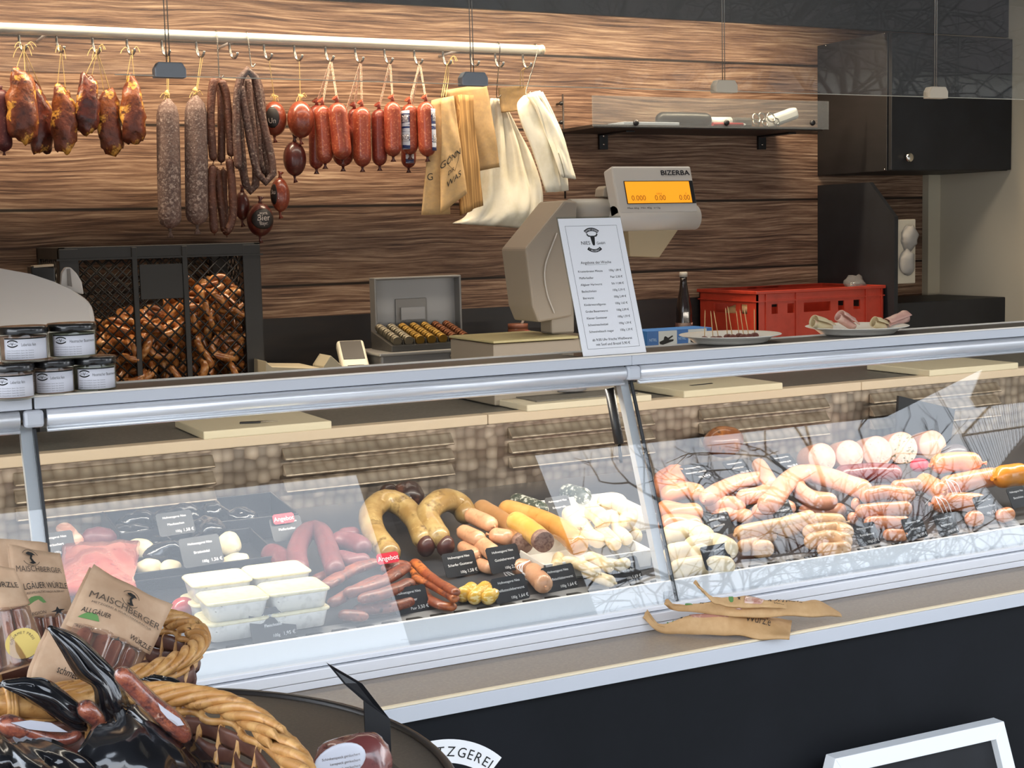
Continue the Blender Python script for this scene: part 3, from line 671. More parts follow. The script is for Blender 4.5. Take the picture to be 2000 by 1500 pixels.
# kraft paper bags
M_kraft = mat('kraft_paper', 'b3946a', .75, var=((60, 'c5a26f', .4, .7), (8, 'a98553', .45, .7)), bump=(25, .25))
M_kraft2 = mat('kraft_paper_edges', '8f6a3c', .8, var=((1, 'b98f55', .49, .53, (260, 1, 1)),))
def quad(P4, Y4, bulge=0.0, wob=0.0, seed=0):
    A = [atY(x, y, Y) for (x, y), Y in zip(P4, Y4)]       # tl, tr, br, bl
    def fn(u, v):
        p = A[3].lerp(A[2], u).lerp(A[0].lerp(A[1], u), v); n = V((0, -1, 0))
        return p + n*(bulge*math.sin(PI*u)*math.sin(PI*min(1, max(0, v))) + wob*noise.noise(V((u*3+seed, v*4, seed*1.3))))
    return fn
def paperbag(label, P4, Y4, m, th=.0025, bulge=.008, wob=.006, seed=0, txt=None, hook=None):
    fn = quad(P4, Y4, bulge, wob, seed); g = G(); g.sheet(fn, 12, 18, th); c = fn(.5, 0)
    t = thing('paper_bag', label, 'paper bag', c, 'brown paper bags on the rail'); bd = g.done('bag', m, t)
    if txt:
        L0 = (fn(1, .3)-fn(0, .3)).length; H0 = (fn(.5, 1)-fn(.5, 0)).length; g = G()
        def on(a, b, u0, v0): p = fn(u0+a/L0, v0+b/H0); return p+V((0, -.0022-th/2, 0))
        for w_, u0, v0, sz in txt:
            g.text(w_, (0, 0, 0), (1, 0, 0), (0, 0, 1), sz, 'c', fn=lambda a, b: on(a+b*.1, b+a*.12, u0, v0))
        hp = [(0, -.03), (-.028, .004), (-.026, .024), (-.012, .03), (0, .018), (.012, .03), (.026, .024), (.028, .004), (.002, -.034)]
        q = [on(x*.9, y*.9+.014, .56, .34) for x, y in hp]; g.tube(spline(q, 40), .0006, 5)
        g.done('printed_motif', M_ink, bd)
    return t
paperbag('big plain brown paper bag at the right of the hung bag bunch', [(868, 176), (948, 165), (976, 326), (932, 334)], [1.77, 1.76, 1.74, 1.76], M_kraft, .02, .004, .004, 3)
paperbag('stack of brown paper bags seen edge on, standing out in ribs', [(893, 186), (922, 188), (938, 402), (900, 420)], [1.74, 1.73, 1.70, 1.69], M_kraft2, .03, .0, .006, 4)
paperbag('brown paper bag showing a G, half covered by the printed one', [(843, 196), (868, 190), (880, 418), (823, 420)], [1.72, 1.72, 1.69, 1.69], M_kraft, .003, .004, .006, 6, None)
paperbag('brown paper bag printed with a heart and handwritten words', [(862, 192), (886, 187), (912, 378), (860, 418)], [1.70, 1.70, 1.66, 1.66], M_kraft, .003, .006, .008, 7, (('GÖNN', .45, .40, .030), ('DIR', .42, .30, .018), ('WAS', .52, .20, .028)))
gg = atY(840, 352, 1.665); tmp = [o for o in bpy.data.objects if o.name.startswith('paper_bag') and 'showing a G' in o.get('label', '')][0]
g = G(); g.text('G', gg, (1, 0, .1), (0, 0, 1), .032, 'c'); g.done('printed_motif', M_ink, kids(tmp)[0])
paperbag('flat brown paper bag behind the two white bags', [(973, 172), (1028, 166), (1032, 215), (980, 220)], [1.80, 1.80, 1.80, 1.80], M_kraft, .004, .0, .003, 8)
tmp2 = [o for o in bpy.data.objects if o.get('label', '').startswith('flat brown paper bag behind')][0]
for k in (-.006, .004): twine(tmp2, [hookpt(1022), atY(1020+k*400, 140, 1.76), atY(1020+k*600, 172, 1.798)])
for t_, hk in ((tmp, 866),):
    for k in (-.01, -.004, .004): twine(t_, [hookpt(hk)+V((k*.3, 0, 0)), hookpt(hk)+V((k, .01, -.05)), atY(868+k*600, 190, 1.71)])
    bow(t_, hookpt(hk), .04, None, 3, 5)
# white plastic bags
M_plas = mat('white_plastic_film', 'e9e4d2', .35, var=((14, 'd9d2b8', .45, .7),), bump=(22, .5), coat=.2)
def sheetpoly(L, Rr, Y0, Y1, bulge, wob, seed, th):
    """two rows of edge pixels from top to bottom, lofted"""
    n = len(L)-1
    A = [atY(x, y, Y0+(Y1-Y0)*i/n) for i, (x, y) in enumerate(L)]; B = [atY(x, y, Y0+(Y1-Y0)*i/n) for i, (x, y) in enumerate(Rr)]
    A, B = spline(A, 40), spline(B, 40)
    def fn(u, v):
        i = (1-v)*40; j = min(int(i), 39); t = i-j; p = A[j].lerp(A[j+1], t).lerp(B[j].lerp(B[j+1], t), u)
        return p+V((0, -1, 0))*(bulge*math.sin(PI*u)*math.sin(PI*v)**.5 + wob*(noise.noise(V((u*5+seed, v*3, 0)))+.6*noise.noise(V((u*12, v*2+seed, 1)))))
    return fn
fn = sheetpoly([(958, 192), (952, 225), (942, 300), (932, 370), (912, 420), (884, 436)], [(985, 194), (1006, 240), (1036, 300), (1058, 370), (1060, 410), (1048, 448)], 1.85, 1.84, .03, .02, 3, .001)
t = thing('carrier_bag', 'large crumpled white plastic bag hanging low beside the brown bags', 'plastic bag', fn(.5, 0), 'white plastic bags on the rail'); g = G(); g.sheet(fn, 26, 30, .002); g.done('film', M_plas, t)
fn2 = sheetpoly([(1020, 190), (1010, 208), (1018, 240), (1040, 290), (1068, 376)], [(1052, 178), (1070, 205), (1090, 255), (1098, 290), (1110, 372)], 1.73, 1.70, .015, .008, 9, .001)
fn3 = sheetpoly([(1030, 186), (1048, 215), (1068, 265), (1080, 300), (1095, 345)], [(1058, 180), (1084, 230), (1100, 268), (1112, 305), (1124, 350)], 1.70, 1.665, .01, .008, 5, .001)
t = thing('carrier_bag', 'narrow folded bundle of white plastic bags, right of the large one', 'plastic bag', fn2(.5, 0), 'white plastic bags on the rail')
g = G(); g.sheet(fn2, 14, 24, .012); g.done('bag_fold', M_plas, t); g = G(); g.sheet(fn3, 14, 24, .010); g.done('bag_fold', M_plas, t)
# dark rod on the wall
a, b = atY(1099, 184, 1.985), atY(1104, 388, 1.985); t = thing('wall_rod', 'thin dark rod with two black knobs on the plank wall', 'rod', b)
g = G(); g.tube([a, b], .0035, 8); g.done('rod', mat('dark_iron', '2c211c', .6), t)
for y in (202, 239):
    q = atY(1096, y, 1.968); g = G(); g.ball(q, (.008, .008, .008), None, 14, 8); g.tube([q, (q.x, 1.999, q.z)], .004, 8); g.done('knob', M_blkpl, t)
# ------------------------------------------------------------------ wall shelf with acrylic front
YS = 1.70
sh = thing('wall_shelf', 'dark wall shelf with a clear acrylic front on two black brackets', 'shelf', (3.0, 1.85, 1.93))
a, b = atY(1157, 192, YS), atY(1619, 246, YS); zs = 1.962
g = G(); g.b2((a.x+.01, YS+.012, zs-.012), (b.x-.02, 1.999, zs), .001); g.done('shelf_board', mat('dark_shelf_board', '241d1a', .5), sh)
g = G(); g.b2((a.x, YS, zs-.008), (b.x, YS+.005, 2.058), .001); ac = g.done('acrylic_front', M_acry, sh)
for px in (1241, 1418, 1586):
    q = atY(px, 240, YS); g = G(); g.lathe((q.x, YS, q.z), [(.010, 0), (.011, .003), (.009, .009), (0, .010)], 18, Matrix.Rotation(PI/2, 3, 'X')); g.done('front_knob', M_blkpl, sh)
for px in (1177, 1487):
    q0, q1 = atY(px, 250, 1.993), atY(px, 292, 1.993); g = G(); g.b2((q0.x-.018, 1.986, q1.z), (q0.x+.018, 1.999, zs-.012), .001); g.b2((q0.x-.018, 1.80, zs-.018), (q0.x+.018, 1.99, zs-.0125), .001); br = g.done('bracket', M_blkpl, sh)
    for f in (.25, .65):
        g = G(); g.lathe((q0.x, 1.986, q1.z+.075*f), [(.004, 0), (.004, .001), (0, .0014)], 12, Matrix.Rotation(PI/2, 3, 'X')); g.done('screw', M_chrome, br)
YI = 1.78
def at_shelf(px): return atY(px, 235, YI).x
def onshelf(px, y): return V((at_shelf(px), YI, zs))
x0, x1 = at_shelf(1282), at_shelf(1388); g = G(); p, rs = saus_pts([(x0, YI, zs+.026), ((x0+x1)/2, YI, zs+.028), (x1, YI, zs+.026)], .027, 16, .04, 1); g.tube(p, rs, 16, flat=.95); tag(g.done('black_pouch', M_blkpl), 'soft black elongated pouch lying on the wall shelf', 'pouch')
x0, x1 = at_shelf(1386), at_shelf(1432); g = G(); g.tube([(x0, YI+.02, zs+.02), (x1, YI+.02, zs+.022)], .019, 18); tag(g.done('white_roll', M_white), 'small white roll right of the black pouch on the shelf', 'roll')
x0, x1 = at_shelf(1432), at_shelf(1468); g = G(); g.b2((x0, YI-.01, zs), (x1, YI+.03, zs+.038), .01); tag(g.done('grey_case', mat('grey_plastic', '55524f', .4)), 'small dark grey case between the white roll and the keys', 'case')
x0, x1 = at_shelf(1376), at_shelf(1440); t = thing('marker_pen', 'red marker pen lying in front on the wall shelf', 'pen', (x0, YI-.05, zs)); g = G(); g.tube([(x0, YI-.05, zs+.0075), (x1-.012, YI-.05, zs+.0075)], .007, 12); g.done('barrel', mat('red_plastic', 'a01d1c', .35), t)
g = G(); g.tube([(x1-.012, YI-.05, zs+.0075), (x1, YI-.05, zs+.0075)], [.006, .003], 12); g.done('cap', M_white, t)
t = thing('key_bunch', 'bunch of shiny keys and rings on the wall shelf', 'keys', onshelf(1490, 0))
for i, (px, dz, rr) in enumerate(((1468, .03, .016), (1480, .036, .014), (1500, .034, .017), (1512, .02, .012), (1475, .016, .012), (1494, .014, .011))):
    x = at_shelf(px); g = G(); c = V((x, YI-.03+.006*i, zs+dz+.004)); a1 = R.uniform(0, 3)
    g.tube([c+V((math.cos(q*PI/8)*rr, math.sin(q*PI/8)*rr*math.sin(a1)*.5, math.sin(q*PI/8)*rr)) for q in range(16)], .0028, 6, closed=True)
    g.b2(c+V((rr*.5, -.002, -rr-.006)), c+V((rr*.5+.007, .002, -rr+.012))); g.done('key', M_chrome, t)
x0, x1 = at_shelf(1508), at_shelf(1560); g = G(); g.box(((x0+x1)/2, YI+.02, zs+.042), (.13, .05, .045), (0, -.3, 0), .014, 3); tag(g.done('white_handset', M_white), 'white rounded handheld device at the right end of the shelf', 'device')
x0, x1 = at_shelf(1204), at_shelf(1312); g = G(); g.b2((x0, YI-.05, zs), (x1, YI+.06, zs+.012), .002); tag(g.done('folded_paper', mat('bluish_paper', 'b9c3d6', .6)), 'pale bluish folded papers lying flat at the left on the shelf', 'paper')

# ------------------------------------------------------------------ price computing scale
YC = .95
M_sc = mat('beige_scale_housing', '94897a', .45); M_sc2 = mat('light_scale_front', 'c0bab2', .4)
sc = thing('shop_scale', 'beige shop scale with a raised display glowing orange', 'scale', (2.0, YC+.05, ZW))
a, b = atY(957, 672, .88), atY(1120, 672, .88)
g = G(); g.b2((a.x, .86, ZW+.001), (b.x+.12, 1.14, a.z), .004); bs = g.done('base', M_sc, sc)
g = G(); g.b2((a.x-.004, .85, a.z+.003), (b.x+.0, 1.14, a.z+.010), .002); g.done('weighing_plate', mat('cream_plate', 'b9ae80', .4), bs)
c0, c1 = atY(1078, 660, YC), atY(1117, 660, YC); g = G(); g.b2((c0.x, YC-.0, a.z+.010), (c1.x+.01, YC+.07, 1.40), .006); g.done('column', M_sc, sc)
def poly(pts, Y): return [atY(x, y, Y) for x, y in pts]
g = G(); g.prism(poly([(1103, 391), (1128, 393), (1118, 618), (1052, 630), (1040, 600), (1026, 486)], YC-.03), (.0, .15, 0), .006); bk = g.done('operator_head', M_sc, sc)
g = G(); q = poly([(1088, 455), (1065, 520), (1068, 570), (1083, 612)], YC-.034); g.tube(spline(q, 20), .0022, 6); g.done('seam', M_sc2, bk)
a0, a1 = atY(1112, 410, YC+.03), atY(1215, 408, YC+.03); g = G(); g.tube([a0, a1], .031, 26); g.done('arm', mat('arm_grey', 'a49e94', .45), sc)
g = G(); g.prism(poly([(1178, 384), (1180, 368), (1185, 363), (1212, 362), (1212, 388)], YC+.02), (0, .05, 0), .003); g.done('arm_cover', M_sc, sc)
# tilted display head: local frame
TL, TR = atY(1207, 325, YC-.01), atY(1361, 325, YC-.01); BL = atY(1210, 418, YC-.05)
ux = V((1, 0, 0)); uz = (TL-BL).normalized(); uz = (uz-ux*uz.dot(ux)).normalized(); un = ux.cross(uz)          # un faces the customer
wd = (TR-TL).length; hd = (TL-BL).length
def D(u, v, n=0.0): return BL + ux*(u*wd) + uz*(v*hd) + un*n + V((0, 0, 0))
g = G(); g.prism([D(0, 0), D(1, 0), D(1, 1), D(0, 1)], un*-.05, .006); hd_o = g.done('display_head', M_sc2, sc)
g = G(); g.tube([D(.0, -.02, -.036), D(1.03, -.02, -.036)], .036, 30); g.done('display_roll', M_sc2, sc)
w0 = poly([(1226, 436), (1331, 440), (1288, 503), (1231, 501)], YC-.02); g = G(); g.prism(w0, (0, .06, 0), .003); g.done('display_bracket', mat('warm_beige_plastic', '9c8b6c', .5), sc)
g = G(); g.prism([D(.115, .20, .0003), D(.985, .20, .0003), D(.985, .68, .0003), D(.115, .68, .0003)], un*.0008); g.done('screen_frame', M_blkpl, hd_o)
g = G(); g.prism([D(.125, .215, .0012), D(.935, .215, .0012), D(.935, .665, .0012), D(.125, .665, .0012)], un*.0006); scn = g.done('screen', mat('orange_backlit_screen', 'e8921a', .5, emit=.42), hd_o)
g = G()
for w_, u in (('0.000', .265), ('0.00', .535), ('0.00', .845)): g.text(w_, D(u, .27, .0019), ux, uz, .022, 'c')
for w_, u in (('0.00 €', .53), ('€', .87)): g.text(w_, D(u, .39, .0019), ux, uz, .007, 'c')
g.done('digits', mat('amber_digits', '9a6108', .6), scn)
g = G(); g.text('BIZERBA', D(.965, .80, .0004), ux, uz, .020, 'r', width=.098)
lt = g.done('brand_lettering', mat('navy_ink', '15151f', .5), hd_o)
g = G()
for k in (-.0007, .0007): g.text('BIZERBA', D(.965, .80, .0006)+ux*k+uz*k*.6, ux, uz, .021, 'r', width=.098)
g.done('brand_lettering', mat('navy_ink', '15151f', .5), hd_o)
g = G(); g.text('Max 6kg  Min 40g  e=2g', D(.11, .10, .0004), ux, uz, .007, 'l', width=.11); g.done('spec_lettering', mat('navy_ink', '15151f', .5), hd_o)
# ------------------------------------------------------------------ menu sign in an acrylic stand
t = thing('menu_sign', 'white upright price list in a clear stand on the counter top', 'sign', (1.566, .01, 1.3337))
BLs, BRs = atZ(1135, 698, 1.3345), atZ(1265, 690, 1.3345); BLs = V((1.488, .006, 1.3345)); BRs = V((1.648, .006, 1.3345)); TLs = atX(1081, 424, BLs.x); TRs = atX(1218, 421, BRs.x); TY = (TLs.y+TRs.y)/2; TZ = (TLs.z+TRs.z)/2
TLs = V((BLs.x, TY, TZ)); TRs = V((BRs.x, TY, TZ)); su = V((1, 0, 0)); sv = (TLs-BLs).normalized(); sn = su.cross(sv); sw = BRs.x-BLs.x; shh = (TLs-BLs).length
def Q(u, v, n=0.0): return BLs + su*(u*sw) + sv*(v*shh) + sn*n
g = G(); g.prism([Q(0, 0), Q(1, 0), Q(1, 1), Q(0, 1)], sn*-.0025, .0006); g.prism([Q(0, 0), Q(1, 0), Q(1, 0)+V((0, .10, 0)), Q(0, 0)+V((0, .10, 0))], (0, 0, .0022)); g.done('acrylic_stand', glassmat('clear_acrylic', 'eef2f2'), t)
g = G(); g.prism([Q(.012, .008, .0003), Q(.988, .008, .0003), Q(.988, .985, .0003), Q(.012, .985, .0003)], sn*.0006); pap = g.done('paper_sheet', M_paper, t)
def line(g, a, b, w=.0006, n=.0011):
    a, b = V(a), V(b); d = (b-a).normalized(); s_ = sn.cross(d)*w/2; g.face([g.bm.verts.new(p+sn*0) for p in (a-s_, b-s_, b+s_, a+s_)])
for (a, b) in (((.10, .055), (.90, .055)), ((.90, .055), (.90, .93)), ((.90, .93), (.10, .93)), ((.10, .93), (.10, .055))):
    g = G(); line(g, Q(*a, .0012), Q(*b, .0012)); g.done('border_line', M_ink, pap)
def emblem(parent, c, s_, ux_, uy_, ink=None, bg=None):
    """arched banner, bull head between two names, lower banner"""
    ink = ink or M_ink; n = ux_.cross(uy_); P_ = lambda x, y, k=0: c+ux_*(x*s_)+uy_*(y*s_)+n*k
    g = G(); g.arcband(c, ux_, uy_, .62*s_, .86*s_, math.radians(48), math.radians(132), .0003); g.done('upper_banner', ink, parent)
    g = G(); g.arcband(c, ux_, uy_, .62*s_, .84*s_, math.radians(228), math.radians(312), .0003); g.done('lower_banner', ink, parent)
    g = G(); g.arctext('HOFMETZGEREI', c, ux_, uy_, .67*s_, .17*s_, PI/2, True, .0007, .92); g.done('banner_lettering', bg or M_paper, parent)
    g = G(); g.arctext('* ALLGÄU *', c, ux_, uy_, .79*s_, .17*s_, -PI/2, False, .0007, .95); g.done('banner_lettering', bg or M_paper, parent)
    g = G(); g.face([g.bm.verts.new(P_(x, y, .0003)) for x, y in ((-.17, .24), (-.10, .30), (.10, .30), (.17, .24), (.14, .02), (.10, -.24), (.07, -.36), (-.07, -.36), (-.10, -.24), (-.14, .02))]); g.done('bull_head', ink, parent)
    for sg in (-1, 1):
        g = G(); g.face([g.bm.verts.new(P_(x*sg, y, .0003)) for x, y in ((.12, .30), (.28, .34), (.36, .50), (.42, .36), (.30, .24), (.16, .23))][::sg]); g.done('horn', ink, parent)
    g = G(); g.text('NIES', P_(-.92, -.30), ux_, uy_, .34*s_, 'l', .0003, .66*s_); g.text('GmbH', P_(.24, -.30), ux_, uy_, .26*s_, 'l', .0003, .62*s_); g.done('name_lettering', ink, parent)
emblem(pap, Q(.49, .825, .001), .033, su, sv)
g = G(); g.text('Angebote der Woche', Q(.47, .655, .001), su, sv, .0085, 'c'); hdg = g.done('heading', M_ink, pap); g = G(); line(g, Q(.30, .648, .0013), Q(.64, .648, .0013), .0004); g.done('heading_rule', M_ink, pap)
for i, (nm, pr) in enumerate((('Krustenbraten Minute', '100g 1,89 €'), ('Pfefferbeißer', 'Paar 2,30 €'), ('Allgäuer Hartwurst', 'Stk 11,00 €'), ('Backschinken', '100g 2,39 €'), ('Bierwurst', '100g 2,49 €'), ('Kinderwurstfiguren', '100g 1,63 €'), ('Grobe Bauernwurst', '100g 2,09 €'), ('Kleiner Gsottener', '100g 1,59 €'), ('Schweineschnitzel', '100g 1,39 €'), ('Schweinebauch mager', '100g 1,39 €'))):
    v = .595-.0475*i; g = G(); g.text(nm, Q(.17, v, .001), su, sv, .0068, 'l'); g.text(pr, Q(.84, v+.002, .001), su, sv, .0066, 'r'); g.done('price_line', M_ink, pap)
g = G(); g.text('ab 9.00 Uhr frische Weißwurst', Q(.50, .108, .001), su, sv, .0078, 'c'); g.text('mit Senf und Brezel 5,90 €', Q(.50, .075, .001), su, sv, .0078, 'c'); g.done('footer', M_ink, pap)
# ------------------------------------------------------------------ paper plates with samples
M_plate = mat('paper_plate', 'e6e0d4', .6)
def plate(label, px, py, w):
    c = atZ(px, py, 1.3360); r = w/2/pxm(c); c.z = 1.3340; c.y += .012; g = G()
    g.lathe(c, [(0, .0), (r*.70, 0), (r*.74, .004), (r*.82, .012), (r*.99, .0175), (r, .0185), (r*.985, .0195), (r*.80, .0145), (r*.72, .0065), (r*.66, .0028), (0, .0028)], 48)
    return tag(g.done('paper_plate', M_plate), label, 'plate', 'paper plates on the counter'), c
p1, c1 = plate('white paper plate with sausage bites on sticks', 1432, 667, 200)
p2, c2 = plate('white paper plate with rolled ham and cheese slices', 1680, 650, 200)
M_bite = mat('sausage_bite', '6d3a30', .45, var=((90, '8f5a4a', .5, .7),)); M_pick = mat('toothpick_wood', 'd2ab74', .7)
for i, (bx, by, tx, ty) in enumerate(((1376, 660, 1377, 605), (1393, 661, 1388, 607), (1404, 661, 1394, 607), (1421, 656, 1417, 601), (1431, 657, 1421, 598), (1444, 657, 1438, 607), (1453, 657, 1445, 604), (1463, 658, 1453, 602), (1474, 657, 1473, 603))):
    Y = c1.y + (.0, -.012, -.012, .02, .0, .018, -.005, -.014, .012)[i]; q = atY(bx, by, Y); q.z = 1.3369
    t = thing('cocktail_bite', ('leftmost sausage bite on a stick, apart from the others', 'left of the close pair of sausage bites', 'right of the close pair of sausage bites', 'fourth sausage bite from the left, its stick nearly tallest', 'fifth sausage bite from the left with the tallest stick', 'sixth sausage bite from the left on the plate', 'seventh sausage bite from the left on the plate', 'second sausage bite from the right on the plate', 'rightmost sausage bite with an upright stick')[i], 'snack', q, 'sausage bites on sticks')
    g = G(); g.ball(q+V((0, 0, .0075)), (.0105, .0095, .0075), (0, 0, i), 14, 9, .12, 60, i); g.done('bite', M_bite, t)
    e = atY(tx, ty, Y-.004); g = G(); g.tube([q+V((0, 0, .006)), e.lerp(q, .08), e], [.0011, .0011, .0003], 6); g.done('toothpick', M_pick, t)
M_ham = mat('pink_ham', 'cf9f90', .5, var=((40, 'dfbba6', .45, .7),)); M_cheese = mat('pale_cheese', 'd8c69c', .5, var=((40, 'd2a68c', .5, .7),))
def roll(name, label, px0, py0, px1, py1, r, m, seed):
    a = atY(px0, py0, c2.y); b = atY(px1, py1, c2.y); a.z = max(a.z, 1.3368); b.z = max(b.z, 1.3368); ax = (b-a).normalized(); u = ax.cross(V((0, 1, 0))).normalized(); w = ax.cross(u); g = G()
    def fn(s_, v):
        th = s_*2.4*PI; rr = r*(.35+.75*s_)*(1+.5*v*(noise.noise(V((s_*5, v*3, seed)))))
        p = a.lerp(b, v)+(u*math.cos(th)+w*math.sin(th))*rr; p.z = max(p.z+r*.6, 1.3372); return p
    g.sheet(fn, 34, 8, .0012); return tag(g.done(name, m), label, 'cold cut', 'rolled slices on the plate')
roll('cheese_slice_roll', 'pale loosely curled slice at the left edge of the plate', 1588, 638, 1622, 648, .018, M_cheese, 1)
roll('ham_slice_roll', 'pink folded ham slice standing second from the left', 1638, 626, 1668, 646, .017, M_ham, 2)
roll('cheese_slice_roll', 'small pale curled slice just right of the plate centre', 1706, 638, 1728, 646, .016, M_cheese, 3)
roll('ham_slice_roll', 'long pink ham slice ruffled at the right plate edge', 1732, 644, 1772, 628, .018, M_ham, 4)
# ------------------------------------------------------------------ preserve jars
M_jarg = glassmat('jar_glass', 'eef2f0'); M_lid = mat('black_lid', '141416', .25, coat=.4); M_lab = mat('white_label', 'dcdce4', .55)
M_pate = mat('pinkish_pate', '9d7b6a', .6, var=((60, 'b5937f', .45, .65),)); M_pate2 = mat('greyish_sausage_meat', '8b8a76', .6, var=((60, 'a3a08a', .45, .65),))
def jar(label, px, bot, w, h, word, m, Y=None, zb=None):
    P_ = atZ(px, bot, 1.334) if Y is None else V((atY(px, bot, Y).x, Y, zb)); r = w/2/pxm(P_); P_ = V((P_.x, (P_.y+r) if Y is None else Y, 1.3336 if zb is None else zb)); H_ = h
    t = thing('preserve_jar', label, 'jar', P_, 'stacked preserve jars'); g = G()
    g.lathe(P_, [(r*.86, .0), (r*.93, .001), (r*.95, .004), (r*.96, H_*.2), (r*.98, H_*.74), (r*.93, H_*.80), (r*.93, H_*.84)], 36); g.done('glass', M_jarg, t)
    g = G(); g.lathe(P_, [(0, .004), (r*.9, .004), (r*.915, H_*.2), (r*.93, H_*.72), (0, H_*.73)], 30); g.done('filling', m, t)
    g = G(); g.lathe(P_, [(0, H_*.79), (r*.985, H_*.79), (r, H_*.81), (r, H_*.97), (r*.96, H_), (r*.9, H_*.985), (0, H_*.985)], 40); g.done('lid', M_lid, t)
    a0 = math.atan2(CAM.y-P_.y, CAM.x-P_.x)+.12; R1 = r*.985
    def wr(a, z, k=1.0): th = a0+a/R1; return P_+V((math.cos(th)*R1*k, math.sin(th)*R1*k, z))
    LW = r*1.95; z0, z1 = H_*.10, H_*.70
    g = G(); g.sheet(lambda u, v: wr((u-.5)*LW, z0+(z1-z0)*v), 18, 2, .0004); lb = g.done('label', M_lab, t)
    g = G(); g.sheet(lambda u, v: wr((u-.5)*LW*.98, z1-.0022+.0022*v, 1.004), 18, 1, .0003); g.done('label_stripe', M_ink, lb)
    for v, w_ in ((.86, .55), (.56, .55)):
        g = G(); g.sheet(lambda u, q, v=v: wr(-LW*.30+(u-.5)*.019, z0+(z1-z0)*v-.003*abs(u-.5)**2*4*(1 if v > .7 else -1)+q*.0022, 1.006), 8, 1, .0002); g.done('emblem_banner', M_ink, lb)
    g = G(); g.text('V', (0, 0, 0), (1, 0, 0), (0, 0, 1), .009, 'c', fn=lambda a, b: wr(-LW*.30+a, z0+(z1-z0)*.645+b, 1.006)); g.text('NIES GmbH', (0, 0, 0), (1, 0, 0), (0, 0, 1), .003, 'c', fn=lambda a, b: wr(-LW*.30+a, z0+(z1-z0)*.70+b, 1.006)); g.done('emblem', M_ink, lb)
    g = G(); g.text(word, (0, 0, 0), (1, 0, 0), (0, 0, 1), .0075, 'l', fn=lambda a, b: wr(-LW*.11+a*(.62 if len(word) > 12 else .95), z0+(z1-z0)*.62+b, 1.006)); g.done('lettering', M_ink, lb)
    g = G()
    for k in range(4): g.text('Zutaten: Schweinefleisch, Speck, Salz, Gewürze', (0, 0, 0), (1, 0, 0), (0, 0, 1), .0026, 'l', fn=lambda a, b, k=k: wr(-LW*.44+a*.95, z0+(z1-z0)*(.40-.11*k)+b, 1.006))
    g.done('small_print', mat('grey_ink', '55565c', .7), lb); return P_, r
B = [jar('lower left preserve jar with a cream sausage label, cut by the left edge', 33, 783, 86, .063, 'Leberkäs fein', M_pate),
     jar('middle jar of the lower row, leaning its label right', 112, 773, 86, .063, 'Leberkäs fein', M_pate),
     jar('rightmost jar of the lower row beside the dark crate', 195, 766, 86, .063, 'Hausmacher Bauernwurst', M_pate2)]
zt = 1.3336+.063
jar('left jar of the upper row with pinkish filling', 49, 715, 94, .062, 'Leberkäs fein', M_pate, (B[0][0].y+B[1][0].y)/2-.004, zt)
jar('right jar of the upper row with greenish grey filling', 143, 700, 94, .062, 'Hausmacher Bauernwurst', M_pate2, (B[1][0].y+B[2][0].y)/2-.004, zt)
# ------------------------------------------------------------------ slicer housing at the left
M_sl = mat('slicer_enamel', 'b9b6b4', .35)
t = thing('meat_slicer', 'rounded white slicer housing at the left behind the jars', 'slicer', (.55, .92, ZW))
g = G(); q = poly([(-60, 520), (0, 524), (60, 535), (105, 550), (140, 566), (168, 582), (182, 598), (187, 622), (188, 745), (-60, 745)], .90); g.prism(q, (0, .20, 0), .012); g.done('housing', M_sl, t)
g = G(); q = poly([(119, 556), (121, 532), (128, 522), (138, 522), (150, 534), (160, 550), (164, 575), (119, 566)], .95); g.prism(q, (0, .02, 0), .003); fn_ = g.done('blade_guard', M_sl, t)
g = G(); q = poly([(131, 526), (137, 525), (141, 560), (133, 558)], .946); g.prism(q, (0, .004, 0)); g.done('guard_slot', mat('slot_grey', '6f6a66', .5), fn_)
g = G(); q = poly([(60, 520), (107, 522), (107, 620), (60, 620)], 1.15); q2 = [(p.x, 1.15, max(p.z, ZW)) for p in q]; q2[2] = (q2[2][0], 1.15, .301); q2[3] = (q2[3][0], 1.15, .301); g.prism(q2, (0, .06, 0), .003); t2 = thing('black_box', 'black box with a pale strip behind the slicer housing', 'box', (.55, 1.18, .3)); g.done('body', M_blkpl, t2)
g = G(); q = poly([(66, 519), (105, 516), (105, 520), (66, 523)], 1.15); g.prism(q, (0, .05, 0)); g.done('strip', M_cream, t2)
# ------------------------------------------------------------------ bread crate with pretzels
ZB = 1.1505
cx0, cx1, cy0, cy1, cz1 = .70, 1.285, 1.58, 1.965, 1.588
M_cr = mat('dark_crate_plastic', '120f0f', .5)
cr = thing('bread_crate', 'tall dark plastic lattice crate filled with pretzels', 'crate', ((cx0+cx1)/2, (cy0+cy1)/2, ZB))
g = G()
for a, b in (((cx0, cy0), (cx1, cy0+.02)), ((cx0, cy1-.02), (cx1, cy1)), ((cx0, cy0), (cx0+.02, cy1)), ((cx1-.02, cy0), (cx1, cy1))): g.b2((a[0], a[1], cz1-.035), (b[0], b[1], cz1), .002)
g.b2((cx0-.006, cy0-.006, cz1-.038), (cx1+.006, cy0+.004, cz1-.033)); g.done('top_rim', M_cr, cr)
g = G(); g.b2((cx0, cy0, ZB), (cx1, cy1, ZB+.012)); g.b2((cx0, cy0, ZB), (cx1, cy0+.012, ZB+.03)); g.done('bottom', M_cr, cr)
for x, y in ((cx0, cy0), (cx1-.055, cy0), (cx0, cy1-.04), (cx1-.055, cy1-.04)):
    g = G(); g.b2((x, y-.001, ZB), (x+.055, y+.04, cz1-.004), .003); g.done('corner_post', M_cr, cr)
for px in (267, 365):
    x = atY(px, 600, cy0).x; g = G(); g.b2((x-.008, cy0-.004, ZB), (x+.008, cy0+.012, cz1-.004), .002); g.done('upright', M_cr, cr)
